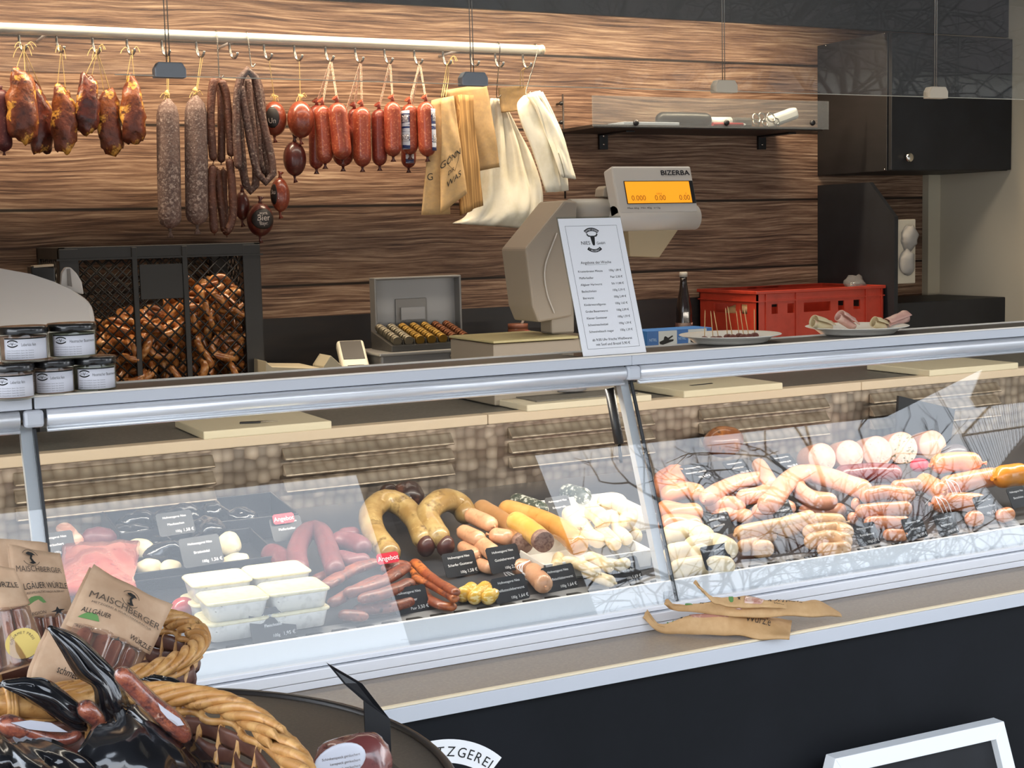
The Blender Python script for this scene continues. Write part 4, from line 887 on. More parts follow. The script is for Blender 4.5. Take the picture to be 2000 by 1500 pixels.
a, b = atY(272, 517, cy0), atY(362, 582, cy0); g = G(); g.b2((a.x, cy0, b.z), (b.x, cy0+.008, a.z), .001); g.done('label_plate', M_cr, cr)
def lattice(p0, ux_, W_, H_, pitch=.036):
    g = G(); n = ux_.cross(V((0, 0, 1)))
    for sg in (1, -1):
        k = -int(H_/pitch)-1
        while k*pitch < W_+H_:
            pts = []
            x0 = k*pitch
            # line x = x0 + sg*z
            for z in (0, H_):
                pts.append((x0+(z if sg > 0 else -z+0), z))
            (xa, za), (xb, zb) = pts
            if sg < 0: xa += 0; xb += 0
            dx = xb-xa
            t0, t1 = 0.0, 1.0
            lo, hi = (0-xa)/dx, (W_-xa)/dx
            if lo > hi: lo, hi = hi, lo
            t0, t1 = max(t0, lo), min(t1, hi)
            if t1-t0 > .02:
                A = p0+ux_*(xa+dx*t0)+V((0, 0, H_*t0)); B_ = p0+ux_*(xa+dx*t1)+V((0, 0, H_*t1)); g.tube([A, B_], .0026, 4)
            k += 1
    return g
lattice(V((cx0+.05, cy0+.006, ZB+.02)), V((1, 0, 0)), cx1-cx0-.1, cz1-ZB-.05).done('front_lattice', M_cr, cr)
lattice(V((cx0+.05, cy1-.008, ZB+.02)), V((1, 0, 0)), cx1-cx0-.1, cz1-ZB-.05).done('rear_lattice', M_cr, cr)
lattice(V((cx0+.006, cy0+.04, ZB+.02)), V((0, 1, 0)), cy1-cy0-.08, cz1-ZB-.05).done('side_lattice', M_cr, cr)
lattice(V((cx1-.006, cy0+.04, ZB+.02)), V((0, 1, 0)), cy1-cy0-.08, cz1-ZB-.05).done('side_lattice', M_cr, cr)
M_prz = mat('lye_pretzel', '8a4f26', .3, var=((40, 'bf8448', .46, .64), (70, '50270f', .55, .7), (25, 'd9b07c', .60, .72)), coat=.5)
def pretzel():
    g = G(); P_ = []
    for i in range(41):
        s_ = i/40
        if s_ < .18: q = s_/.18; P_.append((-.012+.040*q*0-.030*(1-q)*-1*0 + (.030-.042*q), -.030+.052*q, .008*(1-q)+.004))
        elif s_ > .82: q = (1-s_)/.18; P_.append((-(.030-.042*q), -.030+.052*q, -.004*(1-q)-.002))
        else:
            q = (s_-.18)/.64; th = PI*.78+q*PI*1.44-PI*.0; P_.append((-(.044)*math.sin(q*2*PI*.5+PI*0)*0 + .048*math.cos(PI*1.15-(q)*PI*1.3*-1 - PI*.65*0 - 0)*1.0, -.034*math.sin(PI*1.15+q*PI*1.3)*-1-.004, 0))
    rs = [.0085+.0045*math.sin(PI*i/40)**2 for i in range(41)]
    g.tube(P_, rs, 9); return g
p0 = pretzel().done('pretzel', M_prz); tag(p0, 'shiny brown pretzel in the pile inside the dark crate', 'pretzel', 'pretzels piled in the dark crate')
rp = random.Random(5); slots = []
def heap(x): u = (x-cx0)/(cx1-cx0); return ZB+.075+.10*min(1, u/.35)+.11*max(0, min(1, (u-.5)/.25))-.10*max(0, (u-.86)/.14)
for yl, yy in enumerate((cy0+.050, cy0+.115, cy0+.19)):
    for i in range(9):
        x = cx0+.075+i*(cx1-cx0-.15)/8
        k = 0
        while ZB+.055+k*.040 < heap(x)+.02*yl: slots.append((x+rp.uniform(-.012, .012), yy+rp.uniform(-.008, .008), ZB+.055+k*.040)); k += 1
for i, (x, y, z) in enumerate(slots):
    o = p0 if i == 0 else p0.copy()
    if i: COL.objects.link(o)
    o.location = (x, y, z); o.rotation_euler = (rp.uniform(.2, 1.5), rp.uniform(-.7, .7), rp.uniform(0, 6.28))
# ------------------------------------------------------------------ cash box, card reader, papers
M_cash = mat('grey_cashbox', '6f6e6d', .4, .3); M_cashl = mat('light_cashbox_inside', '8f9092', .45, .2)
cb = thing('cash_box', 'open grey cash box with its lid up and columns of coins', 'cash box', (1.80, 1.56, ZB))
g = G(); g.b2((1.612, 1.46, ZB+.002), (1.992, 1.665, 1.238), .008); g.done('body', M_cash, cb)
g = G(); g.b2((1.606, 1.454, 1.232), (1.998, 1.67, 1.243), .004); g.done('body_rim', mat('bright_rim', 'a7a6a4', .3, .6), cb)
q = atY(885, 695, 1.46); g = G(); g.lathe((q.x, 1.46, q.z), [(.012, 0), (.012, .004), (.008, .006), (.007, .012), (0, .012)], 20, Matrix.Rotation(PI/2, 3, 'X')); g.done('lock', M_chrome, cb)
L4 = poly([(735, 665), (894, 655), (887, 541), (721, 546)], 1.66); g = G(); zl0, zl1 = L4[0].z, L4[3].z
lx0, lx1 = 1.668, 1.962
g = G(); g.b2((lx0, 1.664, 1.244), (lx1, 1.670, zl1)); lid = g.done('lid', M_cashl, cb)
for a, b, nm in (((lx0-.004, 1.625, 1.26), (lx0+.004, 1.67, zl1+.004), 'lid_side'), ((lx1-.004, 1.625, 1.26), (lx1+.004, 1.67, zl1+.004), 'lid_side'), ((lx0-.004, 1.625, zl1-.003), (lx1+.004, 1.67, zl1+.005), 'lid_lip')):
    g = G(); g.b2(a, b, .003); g.done(nm, M_cash, lid)
a, b = atY(771, 584, 1.662), atY(834, 638, 1.662); g = G(); g.b2((a.x, 1.657, b.z), (b.x, 1.664, a.z), .003); hp_ = g.done('handle_recess', M_cash, lid)
g = G(); g.b2((a.x+.016, 1.650, b.z+.026), (b.x-.010, 1.657, a.z-.028), .001); g.done('handle_plate', M_cashl, hp_)
tz = 1.262; g = G(); g.prism([(1.655, 1.475, 1.243), (1.655, 1.475, 1.262), (1.655, 1.645, 1.300), (1.655, 1.645, 1.243)], (.275, 0, 0), .002); ct = g.done('coin_tray', mat('coin_tray_grey', '4c4a47', .4, .4), cb)
mc = [mat('coin_silver', '8f8878', .35, .9), mat('coin_gold', '9a7a3c', .35, .9), mat('coin_copper', '6e4630', .4, .9)]
for i in range(7):
    x = 1.676+i*.0385
    if i: g = G(); g.prism([(x-.0205, 1.478, 1.263), (x-.0205, 1.643, 1.300), (x-.0205, 1.643, 1.316), (x-.0205, 1.478, 1.279)], (.002, 0, 0)); g.done('tray_divider', MATS['coin_tray_grey'], ct)
    for k in range(5):
        y = 1.490+k*.031; z = 1.268+k*.0070; g = G(); c = V((x, y, z+.010)); ax = V((0, .95, .25)).normalized()
        for j in range(4): g.tube([c+ax*(j*.0068-.012), c+ax*(j*.0068-.006)], .0145-(.001 if j % 2 else 0), 18)
        g.done('coin_roll', mc[(0, 0, 1, 1, 1, 2, 2)[i]], ct)
t = thing('card_reader', 'white card payment terminal with a dark screen left of the cash box', 'card reader', atY(700, 712, 1.50)); t.location.z = ZB
A = atY(696, 700, 1.50); rr = Euler((.55, 0, -.22)).to_matrix(); c = A+V((0, .03, .0)); c.z = 1.228
g = G(); g.box(c, (.085, .150, .035), rr, .010, 3); bd = g.done('body', mat('ivory_plastic', 'cfcbbb', .35), t)
g = G(); g.box(c+rr @ V((0, .018, .0178)), (.066, .095, .002), rr, .0008); g.done('screen', M_blkpl, bd)
g = G(); g.box(c+rr @ V((0, -.062, .017)), (.05, .006, .0015), rr); g.done('card_slot', M_blkpl, bd)
g = G(); g.b2((c.x-.03, c.y-.03, ZB), (c.x+.03, c.y+.05, c.z-.005), .004); g.done('stand', M_blkpl, t)
M_pap2 = mat('cream_paper_stack', 'a39a84', .7)
a, b = atY(518, 728, 1.46), atY(632, 722, 1.46); g = G(); g.prism([(a.x, 1.46, ZB), (b.x, 1.46, ZB), (b.x, 1.46, b.z+.004), (a.x+.02, 1.46, a.z+.012), (a.x+.004, 1.46, a.z+.035)], (0, .22, 0), .003); tag(g.done('paper_stack', M_pap2), 'pale stack of wrapping paper between the crate and card reader', 'paper')
a, b = atY(632, 716, 1.46), atY(668, 714, 1.46); g = G(); g.prism([(a.x, 1.46, ZB), (b.x, 1.46, ZB), (b.x, 1.46, b.z), (a.x+.024, 1.46, a.z+.032), (a.x, 1.46, a.z)], (0, .10, 0), .002); tag(g.done('paper_leaf', M_pap2), 'small upright folded paper just left of the card reader', 'paper')
# orange jar with a spoon
q = atY(1012, 662, 1.80); t = thing('mustard_jar', 'small orange-brown jar with a spoon standing in it', 'jar', (q.x, 1.80, ZB))
h0 = atY(1012, 632, 1.80).z; g = G(); g.lathe((q.x, 1.80, ZB), [(.033, 0), (.036, .004), (.036, h0-ZB-.02), (.031, h0-ZB-.01)], 24); g.done('glass', mat('orange_jar_glass', '7a4a34', .2, coat=.4), t)
g = G(); g.lathe((q.x, 1.80, ZB), [(.035, h0-ZB-.016), (.035, h0-ZB), (.03, h0-ZB)], 24); g.done('rim', mat('copper_rim', '8a5540', .4), t)
q2 = atY(1030, 652, 1.762); g = G(); g.ball(q2, (.020, .003, .013)); g.done('red_label', MATS['red_plastic'], t)
e = atY(1045, 588, 1.80); g = G(); g.tube(spline([(q.x, 1.80, h0-.03), ((q.x+e.x)/2+.005, 1.80, (h0+e.z)/2+.004), e], 10), .0045, 8); g.done('spoon', mat('pale_spoon', 'a89c90', .4), t)
# bottle
q = atY(1336, 640, 1.72); t = thing('cola_bottle', 'dark glass drink bottle with a pale cap beside the red crate', 'bottle', (q.x, 1.72, ZB)); zt_ = atY(1342, 531, 1.72).z; Hh = zt_-ZB
g = G(); pr = [(.029, 0), (.031, .004), (.031, Hh*.36), (.028, Hh*.43), (.029, Hh*.5), (.027, Hh*.58), (.016, Hh*.78), (.0125, Hh*.88), (.0125, Hh*.95)]
g.lathe((q.x, 1.72, ZB), pr, 26); g.done('glass', mat('dark_bottle', '1a1312', .12, coat=.6), t)
g = G(); g.lathe((q.x, 1.72, ZB), [(.0316, Hh*.16), (.0316, Hh*.38)], 26); g.done('label', mat('bottle_label', '3a2220', .5, var=((50, 'a08078', .58, .62),)), t)
g = G(); g.lathe((q.x, 1.72, ZB), [(.0145, Hh*.94), (.0145, Hh*.995), (.013, Hh), (0, Hh)], 20); g.done('cap', mat('pale_cap', 'a9a49c', .5), t)
# glove box
a, b = atY(1264, 650, 1.47), atY(1392, 640, 1.47); zt_ = atY(1300, 645, 1.47).z
t = thing('glove_box', 'blue and white carton of disposable gloves behind the plate', 'box', ((a.x+b.x)/2, 1.52, ZB)); g = G(); g.b2((a.x, 1.47, ZB+.001), (b.x, 1.58, zt_), .001); bx = g.done('carton', mat('blue_carton', '2b5f9e', .5), t)
def face(name, px0, px1, f0, f1, m, par, d=.0008):
    x0, x1 = atY(px0, 655, 1.47).x, atY(px1, 655, 1.47).x; hh = zt_-ZB; g = G(); g.b2((x0, 1.47-d, ZB+hh*f0), (x1, 1.4699, ZB+hh*f1)); return g.done(name, m, par)
wp = face('white_panel', 1286, 1322, .05, .98, mat('pale_print', 'b9bfc0', .6), bx); face('white_panel', 1344, 1380, .05, .98, MATS['pale_print'], bx)
for px, w_ in ((1268, 'NITRIL'), (1325, 'NITRIL')):
    q = atY(px, 655, 1.4685); g = G(); g.text(w_, (q.x, 1.4685, zt_-.035), (1, 0, 0), (0, 0, 1), .014, 'l', width=.03); g.done('lettering', mat('pale_blue_ink', '9fc0dd', .6), bx)
for px in (1302, 1362):
    q = atY(px, 655, 1.468); g = G(); z = zt_-.035
    g.face([g.bm.verts.new((q.x+x*.030, 1.4683, z+y*.03)) for x, y in ((-.9, -.35), (-.5, -.45), (.1, -.3), (.9, -.1), (.95, .1), (.3, .1), (.9, .45), (.75, .55), (.2, .3), (-.1, .5), (-.3, .45), (-.4, .1), (-.95, -.1))]); g.done('printed_hand', M_ink, bx)
# red crate
M_rc = mat('red_crate_plastic', 'ad3826', .42, var=((20, '9d2f1c', .45, .7),))
rx0, rx1, ry0, ry1, rz1 = 3.125, 3.712, 1.60, 1.965, 1.368
rc = thing('red_crate', 'red plastic meat crate with slotted sides on the back counter', 'crate', ((rx0+rx1)/2, (ry0+ry1)/2, ZB))
def wall_holes(name, p0, ux_, W_, holes, th_):
    """flat wall with rectangular cut-outs, built from strips between the holes"""
    zs_ = sorted({ZB+.004, rz1-.001} | {h[2] for h in holes} | {h[3] for h in holes}); xs_ = sorted({0, W_} | {h[0] for h in holes} | {h[1] for h in holes}); g = G()
    for i in range(len(xs_)-1):
        for j in range(len(zs_)-1):
            mx_, mz_ = (xs_[i]+xs_[i+1])/2, (zs_[j]+zs_[j+1])/2
            if any(h[0] < mx_ < h[1] and h[2] < mz_ < h[3] for h in holes): continue
            a = p0+ux_*xs_[i]+V((0, 0, zs_[j])); b = p0+ux_*xs_[i+1]+th_+V((0, 0, zs_[j+1])); g.b2(a, b)
    bmesh.ops.remove_doubles(g.bm, verts=g.bm.verts[:], dist=1e-5); return g.done(name, M_rc, rc)
zh0, zh1 = rz1-.085, rz1-.050
fh = [(atY(x0, 590, ry0).x-rx0, atY(x1, 590, ry0).x-rx0, zh0, zh1) for x0, x1 in ((1507, 1519), (1538, 1551), (1570, 1622), (1637, 1649), (1667, 1680))]
wall_holes('front_wall', V((rx0, ry0, 0)), V((1, 0, 0)), rx1-rx0, fh, V((0, .006, 0)))
wall_holes('back_wall', V((rx0, ry1-.006, 0)), V((1, 0, 0)), rx1-rx0, [(.22, .38, zh0, zh1)], V((0, .006, 0)))
wall_holes('side_wall', V((rx0, ry0, 0)), V((0, 1, 0)), ry1-ry0, [(.06, .10, zh0, zh1), (.13, .27, zh0, zh1)], V((.006, 0, 0)))
wall_holes('side_wall', V((rx1-.006, ry0, 0)), V((0, 1, 0)), ry1-ry0, [(.13, .27, zh0, zh1)], V((.006, 0, 0)))
g = G(); g.b2((rx0, ry0, ZB+.001), (rx1, ry1, ZB+.008)); g.done('base', M_rc, rc)
g = G()
for a, b in (((rx0-.008, ry0-.008), (rx1+.006, ry0+.006)), ((rx0-.008, ry1-.006), (rx1+.006, ry1+.006)), ((rx0-.008, ry0), (rx0+.006, ry1)), ((rx1-.006, ry0), (rx1+.006, ry1))): g.b2((a[0], a[1], rz1-.012), (b[0], b[1], rz1), .002); g.b2((a[0]+.003, a[1]+.003, rz1-.040), (b[0]-.003, b[1]-.003, rz1-.036))
g.done('rim', M_rc, rc)
for x in (rx0+.035, rx0+.17, rx1-.09, rx1-.015):
    g = G(); g.b2((x, ry0-.006, ZB+.004), (x+.005, ry0, rz1-.012)); g.done('rib', M_rc, rc)
g = G(); q = atY(1672, 555, 1.72); g.ball((q.x, 1.72, 1.362), (.045, .04, .035), None, 18, 12, .5, 25, 3); tag(g.done('plastic_bag', glassmat('bag_film', 'd8d2cc', 1.5, .12, .12)), 'crumpled clear plastic bag showing over the red crate rim', 'plastic bag')
g = G(); q = atY(1422, 592, 1.66); g.ball((3.215, 1.78, 1.285), (.075, .08, .03), None, 18, 12, .3, 20, 8); tag(g.done('bread_roll', mat('pale_crust', '9a7a56', .6)), 'pale loaf seen through the slots of the red crate', 'bread')
# ------------------------------------------------------------------ cutting boards on the rear work surface
M_brd = mat('ivory_cutting_board', 'd6ccb0', .5); M_brd2 = mat('pale_cutting_board', 'd9cfb6', .5)
def board(label, x0, x1, y0, y1, th_, m, z=ZW-.001): g = G(); g.b2((x0, y0, z), (x1, y1, z+th_), .003); return tag(g.done('cutting_board', m), label, 'cutting board', 'cutting boards behind the display')
board('leftmost ivory cutting board with a knife mark on it', .86, 1.178, .705, .98, .020, M_brd)
board('ivory cutting board with a dark mat on top, left of the gas strut', 1.715, 2.10, .70, .985, .018, M_brd2)
g = G(); g.b2((1.765, .74, ZW+.0172), (2.08, .97, ZW+.0205), .001); tag(g.done('dark_mat', M_grey), 'dark mat on the cutting board left of the gas strut', 'mat')
board('ivory cutting board right of the glass joint', 2.205, 2.545, .70, .985, .020, M_brd)
board('rightmost long ivory cutting board', 3.10, 3.47, .70, .985, .020, M_brd)
t = thing('knife', 'slim dark knife lying on the leftmost cutting board', 'knife', (1.0, .80, ZW+.0195)); a = V((.975, .79, ZW+.0215)); b = V((1.06, .76, ZW+.0215))
g = G(); g.box(a.lerp(b, .25), (.05, .014, .004), (0, 0, -.34), .001); g.done('handle', M_blkpl, t); g = G(); g.prism([a.lerp(b, .5), b, a.lerp(b, .5)+V((0, .016, 0))], (0, 0, .0012)); g.done('blade', M_steel, t)
g = G(); p_ = atZ(1120, 772, 1.146); g.ball((p_.x, .86, ZW+.0275), (.05, .03, .007), None, 16, 8, .3, 30); tag(g.done('wrapped_item', mat('grey_wrap', '7d7b7c', .5)), 'small grey wrapped item on the dark mat', 'wrapped food')
g = G(); p_ = atZ(1270, 752, 1.13); g.tube([(p_.x-.03, .80, ZW+.009), (p_.x+.05, .81, ZW+.009)], .012, 14); tag(g.done('sharpening_tool', M_blkpl), 'dark rounded tool lying between two cutting boards', 'tool')
# ------------------------------------------------------------------ food in the display
def dk(px, py, w, lift=0.0):
    """centre of something w pixels thick whose middle is seen at px,py, lying on the deck (plus lift)"""
    P_ = deck(px, py, .02+lift); r = w/2/pxm(P_); return deck(px, py, r+lift), r
def food(name, label, pts, w, m, lift=0.0, group=None, cat='sausage', tips=False, amp=.05, seed=0, n=14, flat=1.0, taper=1.0, tipmat=None, dl=None):
    P_ = []; r = 0
    for i, (x, y) in enumerate(pts):
        q, r0 = dk(x, y, w, lift+(dl[i] if dl else 0)); P_.append(q); r += r0/len(pts)
    return sausage(name, P_, r, m, label, cat, group, None, tips, amp, seed, n, tipmat, taper, flat)
def lump(name, label, px, py, wx, wy, m, lift=0.0, amp=.15, freq=18, seed=0, cat='meat', group=None, depth=None, rot=None):
    P_ = deck(px, py, .02+lift); s_ = pxm(P_); rx, rz = wx/2/s_, wy/2/s_; P_ = deck(px, py, rz+lift)
    g = G(); g.ball(P_, (rx, depth or max(rz, rx*.6), rz), rot, 24, 16, amp, freq, seed); return tag(g.done(name, m), label, cat, group)
M_tag = mat('black_price_card', '1b1d22', .45); M_redtag = mat('red_offer_card', 'c81f36', .45)
def pricetag(label, px, py, lines, lift=0.0, yaw=.12, tilt=.45, w=.082, h=.052, red=False, name='price_tag', Y=None, roll=0.0):
    P_ = deck(px, py, lift) if Y is None else atY(px, py, Y)
    ux_ = V((math.cos(yaw), math.sin(yaw), roll)).normalized(); bk_ = V((-math.sin(yaw), math.cos(yaw), 0)); uy_ = (V((0, 0, 1))*math.cos(tilt)+bk_*math.sin(tilt)); uy_ = (uy_-ux_*uy_.dot(ux_)).normalized(); n = ux_.cross(uy_)
    t = thing(name, label, 'price tag', P_, 'price tags in the display'); g = G(); c = .004
    o = P_-ux_*w/2
    T_ = lambda x, y, k=0: o+ux_*x+uy_*y+n*k
    g.prism([T_(c, 0), T_(w-c, 0), T_(w, c), T_(w, h-c), T_(w-c, h), T_(c, h), T_(0, h-c), T_(0, c)], n*-.0012); cdo = g.done('card', M_redtag if red else M_tag, t)
    g = G(); g.prism([T_(w*.35, .002, -.0012), T_(w*.65, .002, -.0012), T_(w*.65, .002, -.001)+bk_*.02-uy_*.0, T_(w*.35, .002, -.001)+bk_*.02], uy_*.0012); g.done('foot', M_tag if not red else M_redtag, t)
    g = G()
    if red: g.text(lines[0], T_(w/2, h*.28, .0004), ux_, uy_, h*.62, 'c', .0003)
    else:
        g.text('Hofmetzgerei Nies', T_(w*.5, h*.74, .0004), ux_, uy_, .0070, 'c', .0003)
        if lines[0]: g.text(lines[0], T_(w*.5, h*.43, .0004), ux_, uy_, .0078, 'c', .0003)
        if len(lines) > 1: g.text(lines[1], T_(w*.62, h*.10, .0004), ux_, uy_, .0078, 'r', .0003); g.text(lines[2], T_(w*.96, h*.10, .0004), ux_, uy_, .0095, 'r', .0003)
    g.done('lettering', M_wink, cdo); return t
# ---- materials
M_liver = mat('liver_ring_casing', '8a6c3c', .42, var=((16, 'a38a58', .42, .6), (34, '5e4524', .55, .7), (80, 'b59c68', .6, .72)), coat=.35)
M_cut = mat('dark_cut_end', '42201b', .4, coat=.4)
M_beige = mat('beige_liver_casing', 'bd8a68', .4, var=((12, 'cfa07c', .42, .6), (60, 'a87556', .55, .7)), coat=.35)
M_brown = mat('tan_brown_casing', '9c6f44', .38, var=((9, 'b08558', .45, .65),), coat=.35)
M_yel = mat('yellow_casing', 'c59a48', .36, var=((12, 'd8b468', .45, .65), (50, 'a97838', .6, .72)), coat=.4)
M_org = mat('orange_tan_casing', 'bd8440', .36, var=((10, 'cc9a58', .45, .65), (50, '9c642c', .6, .72)), coat=.4)
M_cutface = mat('grey_pink_cut_face', '8d6f62', .55, var=((150, '6c4d44', .48, .6), (60, 'a88a7a', .55, .7)))
M_land = mat('landjaeger', '6b3326', .5, var=((30, '8a4a34', .45, .6), (90, '3c1a14', .55, .68), (140, 'a8765c', .62, .7)), coat=.2)
M_lando = mat('orange_landjaeger', '8a3f1e', .42, var=((22, 'b8662c', .48, .64), (60, '4e1d10', .52, .68)), coat=.4)
M_dred = mat('dark_red_sausage', '663034', .5, var=((90, '8a5a58', .55, .7), (12, '56262b', .45, .65)), coat=.15)
M_whs = mat('white_sausage', 'ceb488', .45, var=((20, 'e2d3b2', .42, .6), (70, 'bda47c', .58, .7)), coat=.2)
M_cream2 = mat('creamy_white_casing', 'dcc8a2', .5, var=((15, 'e8d8b8', .42, .6),), coat=.15)
M_pink = mat('pink_sausage', 'cd8f72', .4, var=((14, 'd9a488', .42, .62), (60, 'b9785c', .58, .7)), coat=.3)
M_brat = mat('bratwurst', 'c99a6e', .45, var=((14, 'd8b48c', .42, .6), (70, 'b07c54', .56, .7)), coat=.2)
M_bock = mat('bockwurst', 'c07c55', .36, var=((12, 'cd9069', .45, .6), (60, 'a8643f', .58, .72)), coat=.35)
M_peach = mat('peach_sausage_casing', 'cf8050', .33, var=((10, 'dc9868', .45, .65),), coat=.45)
M_lyon = mat('pink_sausage_cut', 'd9aa9a', .5, var=((60, 'e2b9aa', .45, .6), (160, 'b07f74', .60, .66)))
M_lyonh = mat('herbed_sausage_cut', 'd6b29c', .5, var=((60, 'e0c2ae', .45, .6), (110, '6a6540', .57, .61)))
M_tray = mat('black_tray', '191b20', .35); M_wtray = mat('white_tray', 'dcdad4', .35)
M_blkfilm = mat('black_film', '121216', .12, coat=.6, bump=(28, .8))
M_lump = mat('cream_lump', 'd7c69f', .5, var=((22, 'e6d9b6', .42, .6), (50, '2a2620', .66, .69)))
M_red = mat('red_wax', '9c2f2c', .3, coat=.5)
# ---- black trays on the left
def tray(label, x0, x1, y0, y1, h, m, name='tray', t_=.004, group='trays in the display', base=0.0):
    z = lambda y: deckz(y)+base+.0008
    tt = thing(name, label, 'tray', ((x0+x1)/2, (y0+y1)/2, z(y0)), group)
    g = G(); g.prism([(x0, y0, z(y0)), (x1, y0, z(y0)), (x1, y1, z(y1)), (x0, y1, z(y1))], (0, 0, .003)); g.done('bottom', m, tt)
    for a, b, nm in (((x0, y0), (x1, y0+t_), 'wall'), ((x0, y1-t_), (x1, y1), 'wall'), ((x0, y0), (x0+t_, y1), 'wall'), ((x1-t_, y0), (x1, y1), 'wall')):
        g = G(); g.prism([(a[0], a[1], z(a[1])), (b[0], a[1], z(a[1])), (b[0], b[1], z(b[1])), (a[0], b[1], z(b[1]))], (0, 0, h), .0008); g.done(nm, m, tt)
    return tt
q = deck(270, 1158, 0); q2 = deck(495, 1122, 0); YA = (q.y+q2.y)/2
tray('middle black tray holding the film-wrapped cream lumps', deck(266, 1156).x, .90, YA, YA+.22, .036, M_tray)
tray('rear black tray with a pale rim line near the steel wall', deck(215, 1060).x, 1.02, YA+.24, YA+.44, .05, M_tray)
tray('front black tray with round red pieces behind the stacked tubs', deck(285, 1205).x, .90, YA-.17, YA-.02, .028, M_tray)
for i, (px, py, wx, wy, lab) in enumerate(((271, 1072, 62, 40, 'large cream lump in black film at upper left of the tray'), (291, 1108, 52, 38, 'cream lump with a crumpled wrapper at the tray front corner'), (333, 1108, 44, 34, 'cream lump at the tray front, right of the crumpled one'), (449, 1062, 46, 46, 'upright cream lump right of the price tag'), (460, 1094, 58, 28, 'flat cream lump at the tray front, right of the price tag'))):
    lump('cream_lump', lab, px, py, wx, wy, M_lump, .006, .18, 26, i, 'dumpling', 'cream lumps in black film')
for i, (px, py, wx, wy, lab) in enumerate(((338, 1082, 90, 50, 'crumpled black film between the cream lumps'), (405, 1040, 80, 60, 'crumpled black film behind the tag of the cream lumps'), (250, 1040, 70, 36, 'crumpled black film at the rear left of the middle tray'), (345, 1015, 90, 50, 'large crumpled black film pack in the rear tray'), (420, 1005, 54, 50, 'shiny black film pack with bright creases at the rear tray'), (270, 1018, 80, 44, 'wide black film pack at the left of the rear tray'), (470, 1010, 60, 40, 'black film pack at the right of the shiny one'), (312, 1062, 60, 36, 'black film tip over the crumpled cream lump'))):
    lump('black_film_pack', lab, px, py, wx, wy, M_blkfilm, .004, .45, 24, i+10, 'wrapped food', 'black film packs')
food('bacon_slab', 'pale pink bacon slab at the far left under the steel louvres', [(122, 1028), (150, 1060)], 34, mat('pink_bacon', 'c88a72', .5, var=((1, 'e0b8a0', .48, .53, (1, 1, 90)),)), .03, None, 'meat', flat=.7, amp=.1, seed=4)
lump('cured_ham', 'dark red ham lump behind the large red vacuum pack', 188, 1052, 72, 44, M_dred, .02, .25, 20, 5, 'meat')
P_ = deck(195, 1112, .03); s_ = pxm(P_); g = G()
def vf(u, v):
    a = deck(118+u*140+v*10, 1160-v*88-u*(6 if v > .5 else 2), .035+.02*math.sin(PI*u)); return a+V((0, 0, .006*noise.noise(V((u*6, v*5, 2)))))
g.sheet(vf, 16, 12, .028); tag(g.done('vacuum_pack', mat('red_vacuum_meat', '9d4a42', .22, var=((8, 'b9685c', .42, .62), (30, '86332f', .55, .7)), coat=.7, bump=(12, .5))), 'large flat vacuum pack of red meat at the left of the display', 'meat')
for i, (px, py, w_, lab) in enumerate(((436, 1136, 46, 'round red piece in the front tray just behind the tubs'), (358, 1188, 50, 'large round red piece left of the stacked tubs'), (332, 1198, 34, 'small red piece at the far left of the front tray'))):
    lump('red_sausage_end', lab, px, py, w_, w_*.9, M_red, .004, .04, 10, i, 'sausage', 'round red pieces')
# ---- tubs of meat salad
M_tub = mat('milky_tub', 'd9d8d4', .3, var=((45, 'c9c8c4', .5, .6), (70, '8e8c84', .66, .70)), coat=.3); M_tlid = mat('ivory_tub_lid', 'dbd3ae', .3, var=((60, 'cdc39a', .5, .62), (90, '7e8a66', .69, .72)), coat=.3)
def tubmesh(c, w_, d_, h_):
    t = thing('salad_tub', '', 'tub', c, 'stacked tubs of meat salad'); c = V(c)
    def rr(w1, d1, z, r=.014):
        return [c+V((sx*(w1/2-r)+r*math.cos(a), sy*(d1/2-r)+r*math.sin(a), z)) for sx, sy, a0 in ((1, 1, 0), (-1, 1, PI/2), (-1, -1, PI), (1, -1, 1.5*PI)) for a in (a0+PI/2*k/4 for k in range(5))]
    def loft(g, L):
        R_ = [[g.bm.verts.new(p) for p in l] for l in L]; n = len(R_[0]); g.sm = True
        for A, B_ in zip(R_, R_[1:]):
            for j in range(n): g.face([A[j], A[(j+1) % n], B_[(j+1) % n], B_[j]])
        g.sm = False; g.face(R_[0][::-1]); g.face(R_[-1])
    g = G(); loft(g, [rr(w_*.84, d_*.84, 0), rr(w_*.94, d_*.94, h_*.8), rr(w_*.95, d_*.95, h_*.86)]); g.done('tub', M_tub, t)
    g = G(); loft(g, [rr(w_*.97, d_*.97, h_*.82), rr(w_, d_, h_*.85), rr(w_, d_, h_*.93), rr(w_*.95, d_*.95, h_), rr(w_*.9, d_*.9, h_*.985)]); g.done('lid', M_tlid, t); return t
A_ = deck(462, 1266, 0); tw, td_, th_ = .118, .104, .037
T0 = tubmesh((0, 0, 0), tw, td_, th_); first = True
for (dx, dy, nm) in ((0, 0, 'front left'), (.119, .004, 'front right'), (.002, .110, 'rear left'), (.121, .114, 'rear right')):
    x, y = A_.x+.01+dx, A_.y+td_/2+.008+dy
    for k, lv in enumerate(('bottom', 'top')):
        o = T0 if first else copy_tree(T0); first = False
        o.location = (x+(.003 if k == 1 else 0), y, deckz(y+td_/2)+.0005+k*th_); o['label'] = '%s tub of meat salad in the %s stack' % (lv, nm) if k < 1 else 'top tub of the %s stack with its ivory lid in view' % nm
        o['group'] = 'stacked tubs of meat salad'; o.rotation_euler = (0, 0, (.02, -.03, .01)[k])
